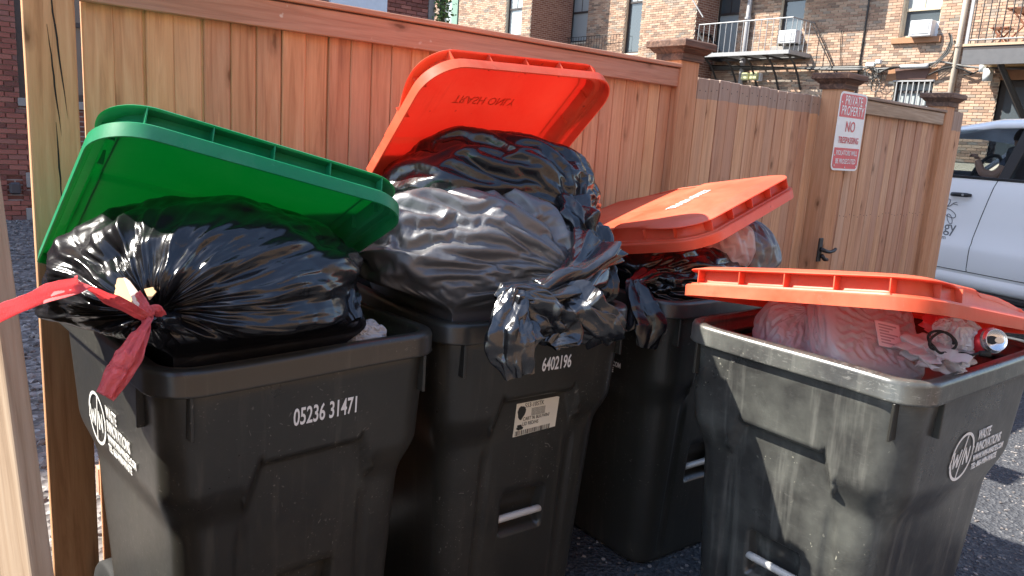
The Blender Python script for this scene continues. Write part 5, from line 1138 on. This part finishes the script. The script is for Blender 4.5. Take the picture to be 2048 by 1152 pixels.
# body side sections (y inwards from the near side, z), mirrored to the far side
TW = 1.86
SEC = [(.10, .36), (.05, .40), (.03, .46), (.045, .50), (.020, .56), (.004, .72), (.000, .765), (.012, .80), (.014, 1.0), (.016, 1.2), (.022, 1.34), (.040, 1.405)]
def section(x, zmax=1.405, zmin=.36):
    pts = [(y, min(z, zmax)) for y, z in SEC]; pts = [(y, max(z, zmin)) for y, z in pts]; return [(x, y, z) for y, z in pts] + [(x, TW - y, z) for y, z in pts[::-1]]
arch = lambda x, c: (.42 ** 2 - (x - c) ** 2) ** .5 + .36 if abs(x - c) < .42 else .36
xs = sorted(set([-3.15, -3.05, -2.9, -2.2, -1.7, -1.05, -.6, -.13, .0, .3, .6, 1.0, 1.05, 2.2, 2.5, 2.6] + [round(c + .42 * math.cos(a), 4) for c in (-2.25, 1.02) for a in np.linspace(0, math.pi, 17)]))
V = []; Fc = []
for x in xs:
    zt = 1.405 if x > -1.15 else 1.405 - .20 * sst(np.array(-x), 1.15, 3.1); V += section(x, float(zt), max(arch(x, -2.25), arch(x, 1.02)))
k = len(SEC) * 2
for i in range(len(xs) - 1):
    for j in range(k): Fc.append([i * k + j, i * k + (j + 1) % k, (i + 1) * k + (j + 1) % k, (i + 1) * k + j])
Fc.append(list(range(k))); Fc.append([(len(xs) - 1) * k + j for j in range(k)][::-1])
bd = obj('body', fixn(mesh(V, Fc)), M['paint'], tk, True); es = bd.modifiers.new('e', 'EDGE_SPLIT'); es.split_angle = math.radians(40)
# cab roof and pillars
def cabpt(x, y, z): return (x, y, z)
roofV = []
for x, z, ins in ((-.80, 1.80, .30), (-.62, 1.90, .26), (-.2, 1.965, .235), (.4, 1.985, .23), (.9, 1.96, .235), (1.0, 1.93, .25)):
    roofV += [(x, ins - .05, z - .085), (x, ins - .02, z - .03), (x, ins + .06, z), (x, TW / 2, z + .02), (x, TW - ins - .06, z), (x, TW - ins + .02, z - .03), (x, TW - ins + .05, z - .085)]
Fc = []
for i in range(5):
    for j in range(6): Fc.append([i * 7 + j, i * 7 + j + 1, i * 7 + 7 + j + 1, i * 7 + 7 + j])
o = obj('roof', fixn(mesh(roofV, Fc)), M['paint'], tk, True); mo = o.modifiers.new('t', 'SOLIDIFY'); mo.thickness = .03
for side in (0, 1):
    Y = (lambda y: y) if side == 0 else (lambda y: TW - y)
    for nm, (xb, xt, w) in dict(a=(-1.35, -.72, .07), b=(.035, .115, .11), c=(.92, .98, .16)).items():
        zt = 1.83 if nm == 'a' else 1.90; q = MB(); yb, yt = .045, .20
        vs = [(xb - w / 2, Y(yb), 1.39), (xb + w / 2, Y(yb), 1.39), (xt + w / 2, Y(yt), zt), (xt - w / 2, Y(yt), zt), (xb - w / 2, Y(yb + .05), 1.39), (xb + w / 2, Y(yb + .05), 1.39), (xt + w / 2, Y(yt + .05), zt), (xt - w / 2, Y(yt + .05), zt)]
        q.v = vs; q.f = [[0, 1, 2, 3], [4, 7, 6, 5], [0, 3, 7, 4], [1, 5, 6, 2], [0, 4, 5, 1], [3, 2, 6, 7]]; q.build('pillar', M['trim'] if nm == 'b' else M['paint'], tk, bevel=.008)
    for nm, P in (('front_window', [(-1.25, 1.41), (-.02, 1.41), (.06, 1.885), (-.60, 1.85)]), ('rear_window', [(.09, 1.41), (.84, 1.41), (.90, 1.87), (.17, 1.89)])):
        yz = lambda z: .05 + (z - 1.405) / (1.90 - 1.405) * .155
        V = [(x, Y(yz(z)), z) for x, z in P] + [(x, Y(yz(z) + .006), z) for x, z in P]; o = obj(nm, fixn(mesh(V, [[0, 1, 2, 3], [7, 6, 5, 4], [0, 4, 5, 1], [1, 5, 6, 2], [2, 6, 7, 3], [3, 7, 4, 0]])), M['tint'], tk)
    MB().box(-1.3, .95, Y(.030), Y(.044), 1.398, 1.425).build('belt_moulding', M['trim'], tk, bevel=.003)
V = [(-1.32, .10, 1.40), (-1.32, TW - .10, 1.40), (-.72, TW - .26, 1.84), (-.72, .26, 1.84)]; obj('windscreen', mesh(V, [[0, 1, 2, 3]]), M['tint'], tk)
# door gaps, handles
def seam(pts, nm='door_gap', r=.0045):
    def ys(z):
        for (y0, z0), (y1, z1) in zip(SEC[:-1], SEC[1:]):
            if z0 <= z <= z1: return y0 + (y1 - y0) * (z - z0) / max(1e-6, z1 - z0)
        return .03
    P = np.array(pts); t = np.linspace(0, 1, len(P)); tt = np.linspace(0, 1, 40); MB().tube([(np.interp(a, t, P[:, 0]), ys(np.interp(a, t, P[:, 1])) + .001, np.interp(a, t, P[:, 1])) for a in tt], r, 6).build(nm, M['trim'], tk)
seam([(.005, 1.40), (-.02, 1.3), (-.075, 1.05), (-.115, .85), (-.125, .7), (-.13, .53)]); seam([(-.13, .53), (-1.1, .53)]); seam([(-.13, .53), (.45, .53), (.58, .62), (.62, .80), (.66, 1.05), (.78, 1.40)]); seam([(-1.15, .53), (-1.22, .9), (-1.20, 1.40)])
for xh in (-.29, .62):
    h_ = MB().tube([(xh - .095, .002, 1.235), (xh - .07, -.030, 1.243), (xh, -.038, 1.245), (xh + .07, -.030, 1.246), (xh + .095, .002, 1.246)], [.014, .020, .021, .020, .014], 10).build('door_handle', M['trim'], tk, smooth=True)
    MB().tube([(xh + .05, -.054, 1.246), (xh + .05, -.060, 1.246)], .011, 12).build('lock', M['steel'], h_)
    MB().tube([(xh - .05, .010, 1.28), (xh, .014, 1.285), (xh + .05, .010, 1.28)], .045, 10).build('handle_recess', M['paint'], tk, smooth=True) if False else None
MB().box(-1.6, 1.2, .055, .20, .30, .37).build('running_board', M['trim'], tk, bevel=.02)
for xw in (-2.25, 1.02):
    for side in (0, 1):
        w = obj('wheel', lathe([(.20, -.12), (.34, -.12), (.372, -.09), (.375, 0), (.372, .09), (.34, .12), (.20, .12)], 36), M['rubber'], tk, True); w.location = (xw, .16 if side == 0 else TW - .16, .375); w.rotation_euler = (0, 0, math.pi / 2)
        obj('rim', lathe([(.05, -.10), (.10, -.115), (.19, -.10), (.205, -.118), (.205, .1), (.05, .1)], 30), M['steel'], w, True)
# cargo bed walls and bumpers
MB().box(1.06, 2.58, .03, .10, 1.40, 1.44).build('bed_rail', M['trim'], tk); MB().box(-3.25, -3.05, .05, TW - .05, .45, .72).build('bumper', M['trim'], tk, bevel=.03)
MB().box(-3.17, -3.10, .10, .42, .85, 1.02).build('headlight', M['pane'], tk, bevel=.02); MB().box(-3.17, -3.10, TW - .42, TW - .10, .85, 1.02).build('headlight', M['pane'], tk, bevel=.02)
# interior
MB().box(-1.2, .9, .10, TW - .10, .6, 1.36).build('cabin_tub', M['trim'], tk)
for y in (.22, 1.08):
    MB().box(-.10, .06, y, y + .52, 1.3, 1.72).build('front_seat', M['seat'], tk, bevel=.05, seg=2); MB().box(-.06, .05, y + .12, y + .40, 1.70, 1.86).build('headrest', M['seat'], tk, bevel=.04, seg=2)
MB().box(.72, .86, .25, TW - .25, 1.3, 1.66).build('rear_seat', M['seat'], tk, bevel=.05, seg=2); MB().box(-1.3, -.95, .10, TW - .10, 1.3, 1.46).build('dashboard', M['seat'], tk, bevel=.05, seg=2)
a_ = np.linspace(0, 2 * math.pi, 33); MB().tube([(-.40 + .07 * math.sin(a), .48 + .19 * math.cos(a), 1.46 + .17 * math.sin(a)) for a in a_], .017, 8).tube([(-.40, .30, 1.46), (-.40, .66, 1.46)], .02, 8).tube([(-.40, .48, 1.46), (-.75, .48, 1.30)], .03, 8).build('steering_wheel', M['trim'], tk, smooth=True)
# door lettering and emblem
M['logo'] = plain('grey_vinyl_print', (.13, .135, .15), .6)
lg = empty('door_logo'); lg.parent = tk; Mx = Matrix.Identity(4)
for i, (X, Y_, Z_) in enumerate(((1, 0, 0), (0, 0, -1), (0, 1, 0))): Mx[i][0] = X; Mx[i][1] = Y_; Mx[i][2] = Z_
Mx = Matrix(((1, 0, 0, -.415), (0, 0, -1, -.0035 + .014), (0, 1, 0, .86), (0, 0, 0, 1))); lg.matrix_basis = Mx
lg.location = (-.415, .0105, .86)
o = obj('lettering', text_mesh('ology', .155, .0006, .9, 'RIGHT'), M['logo'], lg); o.location = (.125, .02, 0)
o = obj('lettering', text_mesh('.com', .06, .0006, .9, 'RIGHT'), M['logo'], lg); o.location = (.04, -.055, 0)
q = MB()
def curve(pts, r): q.tube([(x, y, .001) for x, y in pts], r, 5)
for cx, cy, rx, ry, an in ((-.03, .27, .075, .030, .9), (.03, .20, .075, .032, -.4), (-.10, .20, .06, .028, 2.2), (.045, .145, .05, .022, -1.1)):
    curve([(cx + rx * math.cos(a) * math.cos(an) - ry * math.sin(a) * math.sin(an), cy + rx * math.cos(a) * math.sin(an) + ry * math.sin(a) * math.cos(an)) for a in np.linspace(0, 2 * math.pi, 25)], .0035)
curve([(-.03, .24), (.0, .26), (.03, .27), (.06, .30)], .0035); curve([(.06, .30), (.09, .31)], .003); curve([(.06, .29), (.10, .285)], .003)
for i in range(3): curve([(-.055 + i * .012, .19 + i * .012), (-.03 + i * .012, .165 + i * .014)], .004)
q.build('emblem', M['logo'], lg)
# ------------------------------------------------------------------ driver
sk = NT('skin'); sk.set(color=(.50, .27, .18), rough=.5, sss=.1); M['skin'] = sk.m; M['shirt'] = plain('dark_shirt', (.06, .07, .10), .85)
dp = empty('person', label='driver in a dark shirt with a hand on the steering wheel', cat='person'); set_frame(dp, TH_, -TN, ZV, TQ)
def skin_body(name, joints, edges, mat, parent, root=0):
    me = bpy.data.meshes.new(name); me.from_pydata([j[:3] for j in joints], edges, []); me.update(); o = obj(name, me, mat, parent)
    o.modifiers.new('s', 'SKIN'); 
    for i, j in enumerate(joints): sv = me.skin_vertices[0].data[i]; sv.radius = (j[3], j[3]); sv.use_root = (i == root)
    su = o.modifiers.new('u', 'SUBSURF'); su.levels = 2; su.render_levels = 2; return o
J = [(-.10, .48, 1.20, .13), (-.07, .48, 1.40, .14), (-.06, .48, 1.56, .12), (-.07, .48, 1.66, .055), (-.09, .48, 1.74, .085), (-.10, .48, 1.83, .075),
     (-.08, .31, 1.58, .055), (-.13, .20, 1.44, .047), (-.24, .17, 1.46, .040), (-.34, .22, 1.575, .030),
     (-.08, .65, 1.58, .055), (-.12, .70, 1.40, .045), (-.33, .66, 1.46, .03)]
skin_body('body', J, [(0, 1), (1, 2), (2, 3), (3, 4), (4, 5), (2, 6), (6, 7), (7, 8), (8, 9), (2, 10), (10, 11), (11, 12)], M['skin'], dp, 1)
JS = [(-.10, .48, 1.19, .14), (-.07, .48, 1.40, .152), (-.06, .48, 1.57, .125), (-.08, .30, 1.585, .066), (-.115, .235, 1.49, .058), (-.08, .66, 1.585, .066), (-.12, .70, 1.44, .056)]
skin_body('shirt', JS, [(0, 1), (1, 2), (2, 3), (3, 4), (2, 5), (5, 6)], M['shirt'], dp, 1)
hd = np.array([-.348, .225, 1.59])
for k_, (dx, dy, dz) in enumerate(((-.03, -.012, .05), (-.038, .004, .052), (-.036, .018, .048), (-.028, .030, .040))):
    f = MB().tube([hd + np.array([0, (k_ - 1.5) * .014, 0]), hd + np.array([-.02, (k_ - 1.5) * .016, .030]), hd + np.array([-.045, (k_ - 1.5) * .016, .036]), hd + np.array([-.058, (k_ - 1.5) * .015, .018])], [.011, .010, .009, .007], 8).build('finger', M['skin'], dp, smooth=True)
MB().tube([hd + np.array([.01, .02, 0]), hd + np.array([-.02, .045, .012]), hd + np.array([-.045, .05, .02])], [.012, .011, .008], 8).build('thumb', M['skin'], dp, smooth=True)
hr = MB(); bm = bmesh.new(); bmesh.ops.create_uvsphere(bm, u_segments=20, v_segments=12, radius=.1); me = bpy.data.meshes.new('h'); bm.to_mesh(me); bm.free()
for v in me.vertices: v.co = Vector((v.co.x * 1.02 + .012, v.co.y * .95, max(v.co.z, -.02) * 1.1))
o = obj('hair', me, plain('dark_hair', (.03, .02, .015), .7), dp, True); o.location = (-.09, .48, 1.80)
